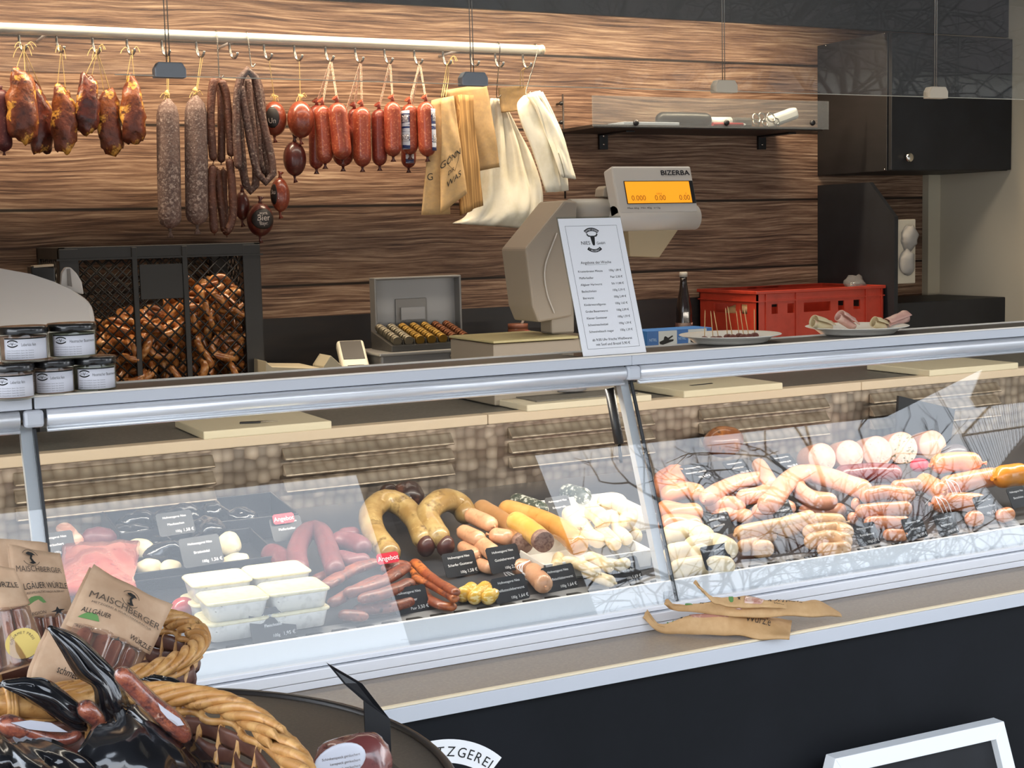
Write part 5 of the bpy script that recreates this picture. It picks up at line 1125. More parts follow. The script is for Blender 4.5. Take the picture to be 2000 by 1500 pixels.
# ---- dark red sausages and landjaeger on the left
for i, (pts, w_, lf, lab) in enumerate((
    ([(585, 1118), (580, 1075), (596, 1042), (615, 1034), (631, 1046), (645, 1085), (656, 1118)], 40, .035, 'dark red sausage bent into an upright loop'),
    ([(520, 1078), (548, 1092), (572, 1116)], 46, .0, 'blunt dark red sausage left of the looped one'),
    ([(647, 1054), (687, 1059), (716, 1074)], 40, .035, 'dark red sausage pointing right behind the loop'),
    ([(655, 1088), (695, 1098), (722, 1094)], 36, .03, 'speckled dark red sausage below the one pointing right'),
    ([(660, 1048), (703, 1042)], 32, .03, 'short dark red sausage at the back of the red group'))):
    food('dark_red_sausage', lab, pts, w_, M_dred, lf, 'dark red sausages', amp=.07, seed=i)
for i, (pts, w_, lf, lab) in enumerate((
    ([(612, 1134), (650, 1120), (690, 1106)], 29, .012, 'topmost thin landjaeger stick next to the tubs'),
    ([(628, 1148), (687, 1114), (738, 1097)], 31, .03, 'landjaeger stick pointing up to the right, second from the tubs'),
    ([(645, 1180), (700, 1150), (748, 1128)], 29, .022, 'long landjaeger stick just right of the tub corner'),
    ([(673, 1160), (735, 1142), (795, 1106)], 31, .034, 'landjaeger stick lying on top of the heap'),
    ([(700, 1172), (753, 1158), (806, 1136)], 31, .026, 'landjaeger stick lying lower, right in the heap'),
    ([(690, 1192), (767, 1184), (806, 1172)], 33, .0, 'bottom landjaeger stick along the front of the heap'),
    ([(748, 1114), (777, 1104), (801, 1108)], 29, .03, 'short landjaeger stick end under the red offer card'),
    ([(660, 1200), (720, 1205)], 31, .0, 'lowest broad landjaeger beside the tub stack'))):
    food('landjaeger', lab, pts, w_, M_land, lf, 'dark landjaeger sticks', amp=.1, seed=i, flat=.7)
# ---- rings and orange sticks
for i, (pts, w_, lab) in enumerate((([(768, 1090), (734, 1046), (724, 1004), (750, 978), (786, 988), (816, 1022), (830, 1062)], 46, 'left liver sausage ring standing as an arch'), ([(868, 1062), (846, 1034), (836, 1004), (854, 982), (878, 977), (902, 990), (914, 1016)], 46, 'right liver sausage ring standing as an arch'))):
    o = food('liver_ring', lab, pts, w_, M_liver, .012, 'liver sausage rings', amp=.05, seed=i, dl=[0, .02, .04, .05, .04, .02, 0])
    for q, w2 in (((pts[-1], 40) if i == 0 else (pts[0], 40)),):
        c, r = dk(q[0], q[1], w2, .012); g = G(); g.ball(c+V((0, -.006, -.004)), (r*.9, r*.9, r*1.1), (.3, 0, .2), 18, 12); g.done('cut_end', M_cut, o)
for i, (pts, w_, lf, lab) in enumerate((
    ([(804, 1100), (816, 1130), (842, 1180)], 20, .0, 'left edge orange landjaeger stick, nearly upright in view'),
    ([(808, 1096), (840, 1126), (894, 1160)], 22, .03, 'top orange landjaeger stick with glossy ridges'),
    ([(806, 1128), (850, 1146), (892, 1172)], 22, .02, 'middle orange landjaeger stick'),
    ([(832, 1168), (862, 1182), (892, 1186)], 24, .0, 'lowest dark orange landjaeger stick'))):
    food('orange_landjaeger', lab, pts, w_, M_lando, lf, 'orange landjaeger sticks', amp=.12, seed=i+20, flat=.75)
lump('smoked_piece', 'dark smoked meat piece behind the two liver rings', 800, 965, 62, 50, mat('smoked_meat', '2d1a15', .4, var=((30, '5a3322', .5, .65),), coat=.3), .01, .25, 20, 3, 'meat')
lump('smoked_piece', 'small dark smoked piece at the back, left of the rings', 762, 968, 44, 44, MATS['smoked_meat'], .0, .25, 20, 7, 'meat')
# ---- small and large liver sausages
for i, (a, b, w_, lf, lab) in enumerate(((( 914, 1004), (966, 1028), 32, .055, 'uppermost small beige liver sausage on its heap'), ((898, 1036), (943, 1056), 32, .035, 'small beige liver sausage second from the top, left'), ((956, 1044), (1004, 1052), 32, .04, 'small beige liver sausage with a tied end, right in the heap'), ((900, 1066), (936, 1088), 28, .01, 'small beige liver sausage at the lower left of the heap'), ((932, 1056), (968, 1084), 34, .022, 'small beige liver sausage pointing at the viewer in the heap middle'), ((930, 1100), (964, 1112), 26, .0, 'small beige liver sausage lowest in the heap between two tags'))):
    food('small_liver_sausage', lab, [a, b], w_, M_beige, lf, 'small beige liver sausages', tips=True, seed=i)
for i, (pts, w_, lab) in enumerate((([(998, 1106), (1042, 1110)], 34, 'beige sausage with looped white twine behind the front tags'), ([(1036, 1112), (1066, 1146)], 38, 'beige sausage leaning down between two front tags'))):
    o = food('tied_liver_sausage', lab, pts, w_, M_beige, .004, 'tied beige sausages', tips=True, seed=i+9)
    c, r = dk(pts[0][0]-8, pts[0][1], w_, .004)
    for k in range(3): twine(o, [c+V((.004, -.01, r)), c+V((-.02-.006*k, -.02, r*.6)), c+V((-.018+.008*k, -.03, -r*.6)), c+V((.004+.004*k, -.028, -r*.9))], M_wink, .0011)
def bigs(name, label, pts, w_, m, lf, face=None, seed=0):
    o = food(name, label, pts, w_, m, lf, 'large liver sausages', seed=seed, amp=.03, n=22, tips=False)
    if face:
        P1, r = dk(*pts[-1], w_, lf); P0, _ = dk(*pts[-2], w_, lf); d = (P1-P0).normalized(); rt = V((0, 0, 1)).rotation_difference(d).to_matrix(); g = G(); g.lathe(P1-d*r*.75, [(r*1.015, 0), (r*1.015, r*.85), (r*.96, r*.9), (0, r*.9)], 26, rt); g.done('cut_face', face, o)
    return o
bigs('large_liver_sausage', 'large brown liver sausage lying lengthwise behind the yellow one', [(934, 990), (985, 1022), (1022, 1062)], 40, M_brown, .03, M_cutface, 1)
bigs('large_liver_sausage', 'large yellow liver sausage with its cut face to the front', [(1000, 1014), (1035, 1036), (1062, 1058)], 42, M_yel, .055, M_cutface, 2)
bigs('large_liver_sausage', 'large orange liver sausage curving along the white tray', [(978, 992), (1045, 1012), (1098, 1036), (1134, 1070)], 42, M_org, .03, None, 3)
for i, (a, b, lab) in enumerate(((( 1000, 976), (1066, 1000), 'net-wrapped green speckled roll in front at the back of the case'), ((1096, 958), (1152, 972), 'net-wrapped green speckled roll further right at the back'))):
    food('netted_roll', lab, [a, b], 34, mat('green_white_net', '4c5248', .45, var=((70, 'c4c6bc', .5, .56), (40, '2c3a32', .55, .62)), coat=.3), .02, 'netted rolls', seed=i)
for i, (a, b, lab) in enumerate((((898, 1166), (926, 1146), 'left yellow paper-wrapped sausage at the case front'), ((922, 1172), (952, 1144), 'middle yellow paper-wrapped sausage at the case front'), ((948, 1172), (976, 1148), 'right yellow paper-wrapped sausage, half behind a tag'))):
    food('wrapped_sausage', lab, [a, b], 30, mat('yellow_wrapper', 'd6a93a', .4, var=((1, 'f0d690', .52, .56, (60, 60, 200)),), coat=.3), 0, 'yellow wrapped sausages', seed=i, amp=.15)
# ---- white trays and white sausages in the middle
q0, q1 = deck(1040, 1098, .02), deck(1250, 1092, .02)
tray('front white tray of pale sausages beside the glass joint', 1.375, 1.640, -.015, .16, .038, M_wtray, 'white_tray', .004, 'white trays')
tray('rear white tray with tied white sausages', 1.50, 1.80, .215, .42, .040, M_wtray, 'white_tray', .004, 'white trays')
for i, (pts, w_, lf, lab) in enumerate((
    ([(1086, 1108), (1092, 1086)], 24, .02, 'short pale sausage standing at the left of the front white tray'),
    ([(1096, 1096), (1130, 1102), (1170, 1120)], 24, .022, 'pale sausage lying across the middle of the front white tray'),
    ([(1140, 1114), (1170, 1128), (1200, 1138)], 24, .01, 'pale sausage lying low at the front of the white tray'),
    ([(1146, 1086), (1170, 1096), (1194, 1110)], 26, .03, 'ribbed pale sausage at the rear of the front white tray'),
    ([(1180, 1100), (1206, 1104), (1228, 1098)], 24, .022, 'pale sausage at the right end of the front white tray'))):
    food('pale_sausage', lab, pts, w_, M_whs, lf, 'pale sausages in the front white tray', tips=True, seed=i)
for i, (pts, w_, lf, lab) in enumerate((
    ([(1112, 1000), (1122, 1020), (1136, 1030)], 36, .03, 'leftmost plump white sausage in the rear white tray'),
    ([(1150, 996), (1170, 1008), (1178, 1022)], 36, .045, 'plump round white sausage in the middle of the rear tray'),
    ([(1172, 984), (1196, 978), (1218, 986)], 34, .06, 'topmost white sausage of the tied chain'),
    ([(1216, 988), (1230, 1004), (1222, 1022)], 34, .05, 'right hand white sausage of the tied chain'),
    ([(1136, 1018), (1150, 1044), (1176, 1060)], 30, .02, 'white sausage sloping to the front of the rear tray'),
    ([(1170, 1030), (1190, 1050), (1204, 1066)], 28, .025, 'white sausage beside the sloping one in the rear tray'),
    ([(1200, 1010), (1208, 1034), (1226, 1056)], 26, .03, 'slim white sausage hanging down the right of the rear tray'),
    ([(1226, 1040), (1246, 1052)], 34, .012, 'flat white sausage end at the right front of the rear tray'))):
    food('white_sausage', lab, pts, w_, M_cream2 if i % 2 == 0 else M_whs, lf, 'white sausages in the rear white tray', tips=i < 4, seed=i+30)
# ---- right hand module
for i, (pts, w_, lf, lab) in enumerate((
    ([(1298, 1050), (1345, 1038), (1388, 1054)], 44, .02, 'rear creamy white sausage right of the glass joint'),
    ([(1340, 1072), (1392, 1062), (1434, 1078)], 44, .02, 'middle creamy white sausage behind the tag'),
    ([(1300, 1086), (1345, 1078), (1384, 1086)], 44, .01, 'creamy white sausage close to the glass joint'),
    ([(1310, 1116), (1370, 1104), (1436, 1106)], 40, .0, 'front creamy white sausage along the vent strip'))):
    food('creamy_sausage', lab, pts, w_, M_cream2, lf, 'creamy white sausages', amp=.08, seed=i+40)
for i, (pts, w_, lf, m, lab) in enumerate((
    ([(1438, 1044), (1476, 1034), (1532, 1024), (1588, 1008)], 30, .034, M_brat, 'long bratwurst across the top of its heap'),
    ([(1520, 1038), (1588, 1020), (1652, 1020)], 34, .02, M_brat, 'bratwurst behind the top one, reaching right'),
    ([(1570, 1042), (1632, 1034), (1662, 1044)], 32, .02, M_brat, 'bratwurst in the right middle of the heap'),
    ([(1574, 1060), (1621, 1052), (1664, 1060)], 34, .008, M_brat, 'thick bratwurst low at the right of the heap'),
    ([(1596, 1074), (1632, 1074), (1658, 1068)], 30, .0, M_brat, 'lowest bratwurst at the right front'),
    ([(1446, 1070), (1475, 1056), (1512, 1044)], 28, .012, M_brat, 'slim bratwurst at the left of the heap'),
    ([(1466, 1074), (1510, 1070)], 36, .0, M_brat, 'short bratwurst end by the tree reflection at the front'),
    ([(1376, 976), (1407, 956), (1452, 940), (1494, 934)], 32, .05, M_pink, 'upper strand of the left pink sausage ring'),
    ([(1500, 936), (1506, 952), (1484, 966), (1440, 972)], 32, .04, M_pink, 'lower strand of the left pink sausage ring'),
    ([(1506, 948), (1494, 926), (1480, 906)], 30, .06, M_pink, 'pink sausage end pointing up from the left ring'),
    ([(1380, 990), (1420, 984), (1456, 990)], 32, .02, M_pink, 'pink sausage lying below the left ring'),
    ([(1494, 990), (1515, 972), (1531, 948), (1554, 930), (1583, 925), (1621, 934), (1666, 950), (1700, 960)], 40, .05, M_pink, 'large arched pink sausage ring in the middle'),
    ([(1553, 942), (1565, 962), (1592, 976), (1636, 980)], 34, .03, M_pink, 'inner strand of the large pink ring'),
    ([(1470, 1000), (1520, 996), (1550, 990)], 32, .012, M_pink, 'pink sausage low behind the black tags'),
    ([(1284, 992), (1330, 1002), (1372, 1000)], 40, .02, M_bock, 'reddish sausage near the glass joint, upper'),
    ([(1296, 968), (1340, 958), (1372, 966)], 36, .05, M_bock, 'reddish sausage highest in its group by the glass joint'),
    ([(1392, 1010), (1432, 1004), (1470, 1012)], 30, .0, M_pink, 'pink sausage behind the creamy white ones, low'),
    ([(1420, 962), (1460, 956), (1490, 960)], 28, .02, M_pink, 'pink sausage filling the left ring'),
    ([(1560, 996), (1610, 1000), (1650, 994)], 28, .0, M_pink, 'pink sausage between the large ring and the bratwurst heap'),
    ([(1286, 1026), (1330, 1024), (1372, 1030)], 42, .01, M_bock, 'reddish sausage near the glass joint, lower'))):
    food('pink_sausage' if m is M_pink else ('bratwurst' if m is M_brat else 'red_sausage'), lab, pts, w_, m, lf, {id(M_pink): 'pink ring sausages', id(M_brat): 'bratwurst heap'}.get(id(m), 'reddish sausages'), amp=.07, seed=i+50, tips=i in (0, 1, 7))
lump('meat_piece', 'speckled orange-pink meat piece at the back by the glass joint', 1312, 945, 76, 66, mat('orange_meat', 'b56d4c', .5, var=((30, 'c98a68', .45, .62), (70, '8f4a34', .56, .68))), .0, .2, 18, 4, 'meat')
lump('roast', 'brown roast with scored crust at the back of the right case', 1414, 862, 84, 60, mat('roast_crust', '7a4420', .4, var=((25, 'a3662f', .48, .62), (50, '4a2410', .55, .68)), coat=.4), .03, .08, 14, 6, 'meat')
for i, (px, py, rp_, m, lab) in enumerate(((1606, 894, 29, M_lyon, 'leftmost of the pink cut sausages standing on end'), (1660, 888, 29, M_lyon, 'second pink cut sausage from the left'), (1714, 882, 31, M_lyon, 'third pink cut sausage from the left'), (1763, 875, 32, M_lyonh, 'cut sausage with herb specks in its face'), (1822, 869, 29, mat('pale_whole_casing', 'cdab96', .4, coat=.3), 'pale whole sausage end at the right of the cut ones'))):
    Y = .50; c = atY(px, py, Y); r = rp_/pxm(c); d = V((-.28, -1, .25)).normalized(); rt = V((0, 0, 1)).rotation_difference(d).to_matrix()
    t = thing('cut_sausage', lab, 'sausage', (c.x, c.y+.05, deckz(Y)), 'cut sausages at the back'); g = G(); bz = c-d*.10; g.lathe(bz, [(0, -.008), (r*.7, -.002), (r*.97, .012), (r, .03), (r, .097), (r*.97, .0995)], 34, rt); g.done('casing', M_peach if i == 3 else M_pink, t)
    g = G(); g.lathe(bz, [(r*.985, .098), (r*.96, .1005), (0, .101 if i < 4 else .106)], 34, rt); g.done('cut_face', m, t)
    g = G(); g.b2((c.x-.02, c.y+.02, deckz(Y)), (c.x+.06, c.y+.10, c.z-r*.9)); g.done('support_block', M_tray, t)
food('whole_salami', 'dark red whole salami lying in front of the cut sausages', [(1632, 930), (1694, 924), (1762, 926)], 40, mat('smooth_salami', '6e2f2c', .35, var=((12, '82403a', .45, .65),), coat=.4), .03, None, 'salami', seed=2)
for i, (pts, w_, lf, lab) in enumerate((
    ([(1822, 908), (1870, 902), (1918, 904)], 40, .08, 'uppermost thick peach sausage by the wire rack'),
    ([(1842, 950), (1900, 938), (1950, 930)], 38, .045, 'thick peach sausage tied at its left end, second from top'),
    ([(1798, 938), (1842, 962)], 38, .04, 'thick peach sausage with its tied end facing out'),
    ([(1822, 984), (1870, 980), (1930, 984)], 38, .012, 'thick peach sausage low behind the front tags'),
    ([(1890, 1016), (1916, 1010)], 32, .0, 'round peach sausage end between two front tags'),
    ([(1950, 1010), (1976, 1002)], 28, .0, 'round peach sausage end right of the leaning tag'))):
    o = food('thick_sausage', lab, pts, w_, M_peach, lf, 'thick peach sausages', tips=i < 4, seed=i+70, n=20)
    if i in (1, 2, 3):
        c, r = dk(*pts[0], w_, lf)
        for k in range(3): twine(o, [c+V((0, -.008, r*.8)), c+V((-.012+.014*k, -r-.006, .01)), c+V((.004+.012*k, -r-.012, -.03)), c+V((-.016+.018*k, -r-.01, -.055))], M_wink, .0010)
food('orange_sausage', 'bright orange sausage end with dark print by the wire rack', [(1944, 934), (1978, 928), (2010, 926)], 44, mat('bright_orange_casing', 'd98a2c', .3, var=((30, '8a4a12', .66, .7),), coat=.5), .05, None, 'sausage', tips=True, seed=3, n=20)
for i, (pts, w_, lf, lab) in enumerate((
    ([(1682, 970), (1727, 962), (1788, 968)], 30, .05, 'uppermost bockwurst of the stack with a grey sheen'),
    ([(1742, 952), (1800, 946)], 28, .06, 'bockwurst end behind the uppermost one'),
    ([(1672, 1000), (1722, 996), (1780, 992)], 30, .028, 'second bockwurst of the stack, long and smooth'),
    ([(1662, 984), (1680, 986)], 26, .03, 'bockwurst end poking out at the left of the stack'),
    ([(1656, 1010), (1676, 1014)], 24, .012, 'lower bockwurst end at the left of the stack'),
    ([(1688, 1022), (1727, 1021), (1780, 1022)], 28, .012, 'third bockwurst down in the stack'),
    ([(1724, 1044), (1775, 1046)], 24, .0, 'bottom bockwurst of the stack behind the tags'))):
    food('bockwurst', lab, pts, w_, M_bock, lf, 'bockwurst stack', seed=i+80)
lump('labelled_sausage', 'small red-labelled sausage end between the cut sausages and twine', 1796, 908, 44, 28, M_redtag, .04, .08, 12, 2, 'sausage')
lump('dark_sausage_end', 'dark grey sausage end behind the uppermost peach sausage', 1864, 884, 62, 34, mat('dark_grey_casing', '4b4345', .4, coat=.3), .06, .05, 10, 3, 'sausage')
# black card and wire rack at the right
Yb = .62; q = poly([(1756, 773), (1866, 799), (1856, 905), (1748, 905)], Yb); q[2].z = deckz(Yb); q[3].z = deckz(Yb)
g = G(); g.prism(q, (0, .010, 0), .001); tag(g.done('black_board', M_tray), 'black board with a slanted top standing before the steel louvres', 'board')
# ---- price tags
TG = (
 (112, 1086, ('Geräuchert', '100g', '1,79 €'), .03, .15, 'dark price tag at the far left beside the paper pouches', {}),
 (348, 1044, ('Maultaschen', '100g', '1,58 €'), .05, .15, 'faint price tag among the black film packs', {}),
 (400, 1104, ('Bratknödel', '100g', '1,56 €'), .04, .15, 'large price tag between the cream lumps', {'w': .088, 'h': .062}),
 (566, 1054, ('Pfefferbeißer',), .04, .15, 'price tag directly below the left red offer card', {'w': .075}),
 (538, 1250, ('Fleischsalat', '100g', '1,95 €'), .001, .12, 'price tag standing in front of the stacked tubs', {'w': .090, 'h': .060, 'tilt': .25}),
 (808, 1196, ('Landjäger', 'Paar', '3,50 €'), .001, .12, 'price tag before the landjaeger heap, reading 3,50', {'w': .078}),
 (793, 1006, ('Leberring',), .02, .15, 'small price tag at the back between the two liver rings', {'w': .05}),
 (905, 1124, ('Scharfer Gsottener', '100g', '1,58 €'), .004, .12, 'price tag left of the small beige sausages', {'w': .080}),
 (992, 1116, ('Gutsleberwurst', '100g', '2,30 €'), .022, .14, 'price tag in front of the small beige sausages, set higher', {'w': .080, 'h': .056}),
 (1004, 1174, ('Delikatessleberwurst', '100g', '1,64 €'), .001, .14, 'price tag at the very front beside the yellow wrapped sausages', {}),
 (1100, 1152, ('Kalbfleischleberwurst', '100g', '1,64 €'), .001, .14, 'price tag at the front left of the white tray', {}),
 (1230, 1136, ('Bauernseufzer', '100g', '1,69 €'), .001, .14, 'price tag just left of the glass joint', {'w': .074}),
 (1098, 1010, ('Kräuterrolle',), .02, .14, 'price tag at the back before the net-wrapped rolls', {'w': .07}),
 (1407, 1110, ('Weißwurst', '100g', '1,49 €'), .018, .12, 'price tag on the creamy white sausages', {'w': .076}),
 (1370, 936, ('Hausmacher Leberkäs', '100g', '2,19 €'), .06, .18, 'left of the three pale-looking tags at the back', {'w': .082, 'tilt': .9}),
 (1452, 927, ('Leberkäs fein', '100g', '1,89 €'), .06, .18, 'middle of the three pale-looking tags at the back', {'w': .076, 'tilt': .9}),
 (1544, 915, ('Leberkäs grob', '100g', '1,89 €'), .06, .18, 'right of the three pale-looking tags at the back', {'w': .076, 'tilt': .9}),
 (1412, 1046, ('Stockwurst',), .03, .25, 'price tag behind the creamy white sausages, crossed by branch reflections', {'w': .086}),
 (1534, 1016, ('Bauernbratwurst', '100g', '1,49 €'), .03, .2, 'price tag under the red offer card in the right case', {'w': .068}),
 (1684, 986, ('Lyoner',), .03, .1, 'price tag half hidden behind the bockwurst stack', {'w': .06}),
 (1700, 1064, ('Rostbratwurst', '100g', '1,59 €'), .001, .1, 'front price tag left of the bockwurst stack', {'w': .070}),
 (1794, 1052, ('Gelbwurst', '100g', '1,59 €'), .006, .16, 'front price tag in the middle of the right case', {'w': .074}),
 (1856, 1044, ('Regensburger', '100g', '1,49 €'), .004, .16, 'front price tag right of the middle one, below white twine', {'w': .074}),
 (1932, 1008, ('Schinkenwurst Pistazie', '100g', '1,75 €'), .02, .14, 'price tag leaning on the thick peach sausages', {'w': .074}),
 (1996, 990, ('Bierschinken',), .02, .14, 'price tag at the right edge under the orange sausage', {'w': .07}))
for px, py, ln, lf, yaw, lab, kw in TG: pricetag(lab, px, py, ln, lf, yaw, **kw)
for px, py, lf, lab in ((556, 1022, .075, 'left red offer card above a black price tag'), (760, 1100, .06, 'red offer card above the landjaeger heap'), (1516, 984, .06, 'red offer card among branch reflections in the right case')):
    pricetag(lab, px, py, ('Angebot',), lf, .12, .4, .050, .022, True, 'offer_card')
# ------------------------------------------------------------------ round table in front
TC = V((.28, -.83, .9)); TRd = .478
tb = thing('round_table', 'round dark table in the foreground carrying the wicker baskets', 'table', (TC.x, TC.y, 0))
M_tab = mat('dark_brown_tabletop', '4a423a', .45, var=((200, '5a5148', .45, .7),)); M_rim2 = mat('black_table_rim', '2a2624', .3)
g = G(); g.lathe((TC.x, TC.y, 0), [(0, .875), (TRd-.01, .875), (TRd-.012, .9), (0, .9)], 80); g.done('tabletop', M_tab, tb)
g = G(); g.lathe((TC.x, TC.y, 0), [(TRd-.013, .872), (TRd-.002, .872), (TRd, .876), (TRd, .901), (TRd-.004, .9055), (TRd-.010, .9055), (TRd-.013, .901), (TRd-.013, .872)], 96); g.done('rim', M_rim2, tb)
g = G(); g.lathe((TC.x, TC.y, 0), [(.22, 0), (.22, .02), (.06, .05), (.045, .08), (.045, .86), (.10, .875)], 40); g.done('pedestal', M_blkpl, tb)
# ------------------------------------------------------------------ wicker baskets
M_wick = mat('tan_wicker', 'b98345', .5, var=((30, 'd5a566', .42, .62), (80, '8f5e2c', .56, .7)), coat=.25); M_wickd = mat('brown_wicker', '5a372c', .5, var=((30, '6d4738', .45, .65),), coat=.2)
def basket(label, c, a, b, n_, z0, z1, flare=.82, tan_top=1, ph=0.0, handle=False):
    t = thing('wicker_basket', label, 'basket', (c[0], c[1], z0), 'wicker baskets on the table')
    def E(th, z, k=0.0):
        f = flare+(1-flare)*((z-z0)/(z1-z0)); co, si = math.cos(th), math.sin(th); e = 2/n_
        x = math.copysign(abs(co)**e, co); y = math.copysign(abs(si)**e, si); d = V((x*a, y*b, 0))*f; d += d.normalized()*k if d.length else d
        return V((c[0], c[1], z))+d
    N_ = 150
    for s_ in range(5):
        g = G(); g.tube([E(2*PI*i/N_, z1+.008*math.sin(2*PI*i/N_*9+s_*1.2566+ph), .009*math.cos(2*PI*i/N_*9+s_*1.2566+ph)) for i in range(N_)], .0056, 8, closed=True); g.done('rim_strand', M_wick, t)
    rows = []; z = z1-.019; k = 0
    while z > z0+.008:
        tan = k < tan_top; rows.append((z, tan)); z -= .013 if tan else .0195; k += 1
    ns = 38
    for k, (z, tan) in enumerate(rows):
        g = G(); g.tube([E(2*PI*i/N_, z+.0015*math.sin(i*.9+k), .0045*math.cos(ns*2*PI*i/N_/2+k*PI)) for i in range(N_)], .0046 if tan else .0026, 6, closed=True, flat=1.0 if tan else 4.4, up=None if tan else None); g.done('weave_strand', M_wick if tan else M_wickd, t)
    for i in range(ns):
        th = 2*PI*(i+.5)/ns; g = G(); g.tube([E(th, z0+.004, 0), E(th, (z0+z1)/2, 0), E(th, z1-.002, 0)], .0038, 6); g.done('stake', M_wick, t)
    g = G(); q = [E(2*PI*i/60, z0+.002, -.004) for i in range(60)]; g.prism(q, (0, 0, .006)); g.done('bottom', M_wickd, t)
    return t, E
B1, E1 = basket('rear wicker basket holding kraft sausage pouches', (.235, -.700), .235, .185, 2.2, .9015, 1.072)
B2, E2 = basket('front wicker basket heaped with black pouches', (.168, -1.185), .262, .262, 2.8, .9065, 1.078, ph=1.0)
# thick wrapped handle cane at the left of the front basket's back edge
g = G(); pts = [atY(x, y, -.93) for x, y in ((-30, 1372), (40, 1372), (110, 1376), (200, 1362))]; g.tube(spline(pts, 20), .021, 14, flat=.75); hd2 = g.done('handle', M_wick, B2)
for px in (14, 20, 26): 
    p_ = atY(px, 1373, -.93); g = G(); g.tube([p_+V((0, math.cos(q*PI/8)*.0225, math.sin(q*PI/8)*.0185)) for q in range(16)], .0035, 6, closed=True); g.done('wrap', M_wick, hd2)
# ------------------------------------------------------------------ kraft pouches in the rear basket
M_kr = mat('light_kraft', 'c2a182', .7, var=((40, 'cdae90', .4, .7), (7, 'b69374', .45, .7)), bump=(18, .35)); M_ins = mat('pouch_sausage', '94553f', .35, var=((20, 'a9694e', .42, .62), (60, '7a3f30', .56, .7)), coat=.6)
M_green = mat('green_print', '5f8a4c', .7); M_gold = mat('gold_seal', 'c9b060', .35, .3); M_dgrey = mat('grey_print', '54463a', .7)
M_filmg = glassmat('pouch_window_film', 'efe6de', 1.5, .05, .04)
def pouch(label, C4, Y0, Y1, win, nsau, texts=(), seed=0, bend=.012, motif=None, extra=None, name='sausage_pouch'):
    A = [atY(C4[0][0], C4[0][1], Y1), atY(C4[1][0], C4[1][1], Y1), atY(C4[2][0], C4[2][1], Y0), atY(C4[3][0], C4[3][1], Y0)]
    W_ = (A[1]-A[0]).length; H_ = (A[0]-A[3]).length; n0 = (A[1]-A[0]).cross(A[0]-A[3]).normalized()
    if n0.dot(CAM-A[0]) < 0: n0 = -n0
    def fn(u, v, k=0.0):
        p = A[3].lerp(A[2], u).lerp(A[0].lerp(A[1], u), v)
        return p+n0*(k+bend*math.sin(PI*u)*math.sin(PI*min(1, v*1.1))+.007*noise.noise(V((u*3+seed, v*3, seed*2.1)))+.012*(v-.6)*abs(v-.6)*4*math.sin(u*2.6+seed))
    t = thing(name, label, 'sausage pouch', fn(.5, 0), 'kraft sausage pouches'); w0, w1 = win
    g = G(); g.sheet(lambda u, v: fn(u, v, -.012), 12, 18, .0008); g.done('back_sheet', M_kr, t)
    def edge(u): return w1+.03*math.sin(u*4+seed)
    g = G(); g.sheet(lambda u, v: fn(u, edge(u)+(1-edge(u))*v, .004*(1-v)), 14, 12, .0008); ks = g.done('kraft_front', M_kr, t)
    if w0 > 0: g = G(); g.sheet(lambda u, v: fn(u, w0*v, .002), 14, 6, .0008); g.done('kraft_hem', M_kr, t)
    for i in range(nsau):
        u = .14+(.72)*(i+.5)/nsau; r = W_*.72/nsau*.47
        P_ = [fn(u+.02*math.sin(i*2.1), v, -.004) for v in (w0+.0, (w0+w1)/2, w1+.02)]; sausage('sausage', P_, r, M_ins, None, parent=t, seed=i, n=12, tips=False)
    g = G(); g.sheet(lambda u, v: fn(.06+.88*u, w0+(w1-w0)*v, .009+.006*abs(math.sin(PI*u*nsau))), 24, 12, .0004); g.done('window_film', M_filmg, t)
    tf = lambda u0, v0, rot=0.0: (lambda a, b: fn(u0+(a*math.cos(rot)-b*math.sin(rot))/W_, v0+(a*math.sin(rot)+b*math.cos(rot))/H_, .0052))
    for w_, u0, v0, sz, wd, m_ in texts:
        g = G(); g.text(w_, (0, 0, 0), (1, 0, 0), (0, 0, 1), sz, 'c', width=wd*W_, fn=tf(u0, v0)); g.done('lettering', m_, ks)
    if motif:
        u0, v0, s_ = motif; f = tf(u0, v0)
        for pts, m_ in (([(-.55, .5), (-.2, .75), (.3, .72), (.62, .45), (.30, .40), (.12, .0), (.30, -.38), (.5, -.62), (.1, -.8), (-.3, -.66), (.02, -.52), (-.14, -.1), (.0, .32), (-.3, .34)], M_ink),):
            g = G(); g.face([g.bm.verts.new(f(x*s_, y*s_)) for x, y in pts]); g.done('printed_emblem', m_, ks)
        for k in (0, 1):
            g = G(); a0 = (.15 if k == 0 else 1.15)*PI; g.tube([f(math.cos(a0+q*.7*PI/12)*s_, math.sin(a0+q*.7*PI/12)*s_) for q in range(13)], .0004, 4); g.done('emblem_ring', M_dgrey, ks)
    if extra: extra(t, ks, tf, fn)
    return t
def green(u0, v0, s_):
    def f(t, ks, tf, fn):
        q = tf(u0, v0); g = G(); g.face([g.bm.verts.new(q(math.cos(i*PI/8)*s_*1.2*(1+.12*math.sin(i*5)), abs(math.sin(i*PI/8))*s_ if i <= 8 else 0)) for i in range(9)]); g.done('printed_tree', M_green, ks)
        g = G(); g.text('REGION', (0, 0, 0), (1, 0, 0), (0, 0, 1), s_*.55, 'c', fn=lambda a, b: q(a, b-s_*1.4)); g.done('lettering', M_dgrey, ks)
        q3 = tf(u0+.38, v0-.10); g = G(); g.face([g.bm.verts.new(q3(x*s_, y*s_)) for x, y in ((-.9, .1), (-.3, .25), (-.05, .7), (.15, .3), (.9, .2), (.3, 0), (.5, -.6), (0, -.2), (-.5, -.5), (-.2, 0))]); g.done('printed_bird', M_ink, ks)
    return f
BR_ = 'MAISCHBERGER'
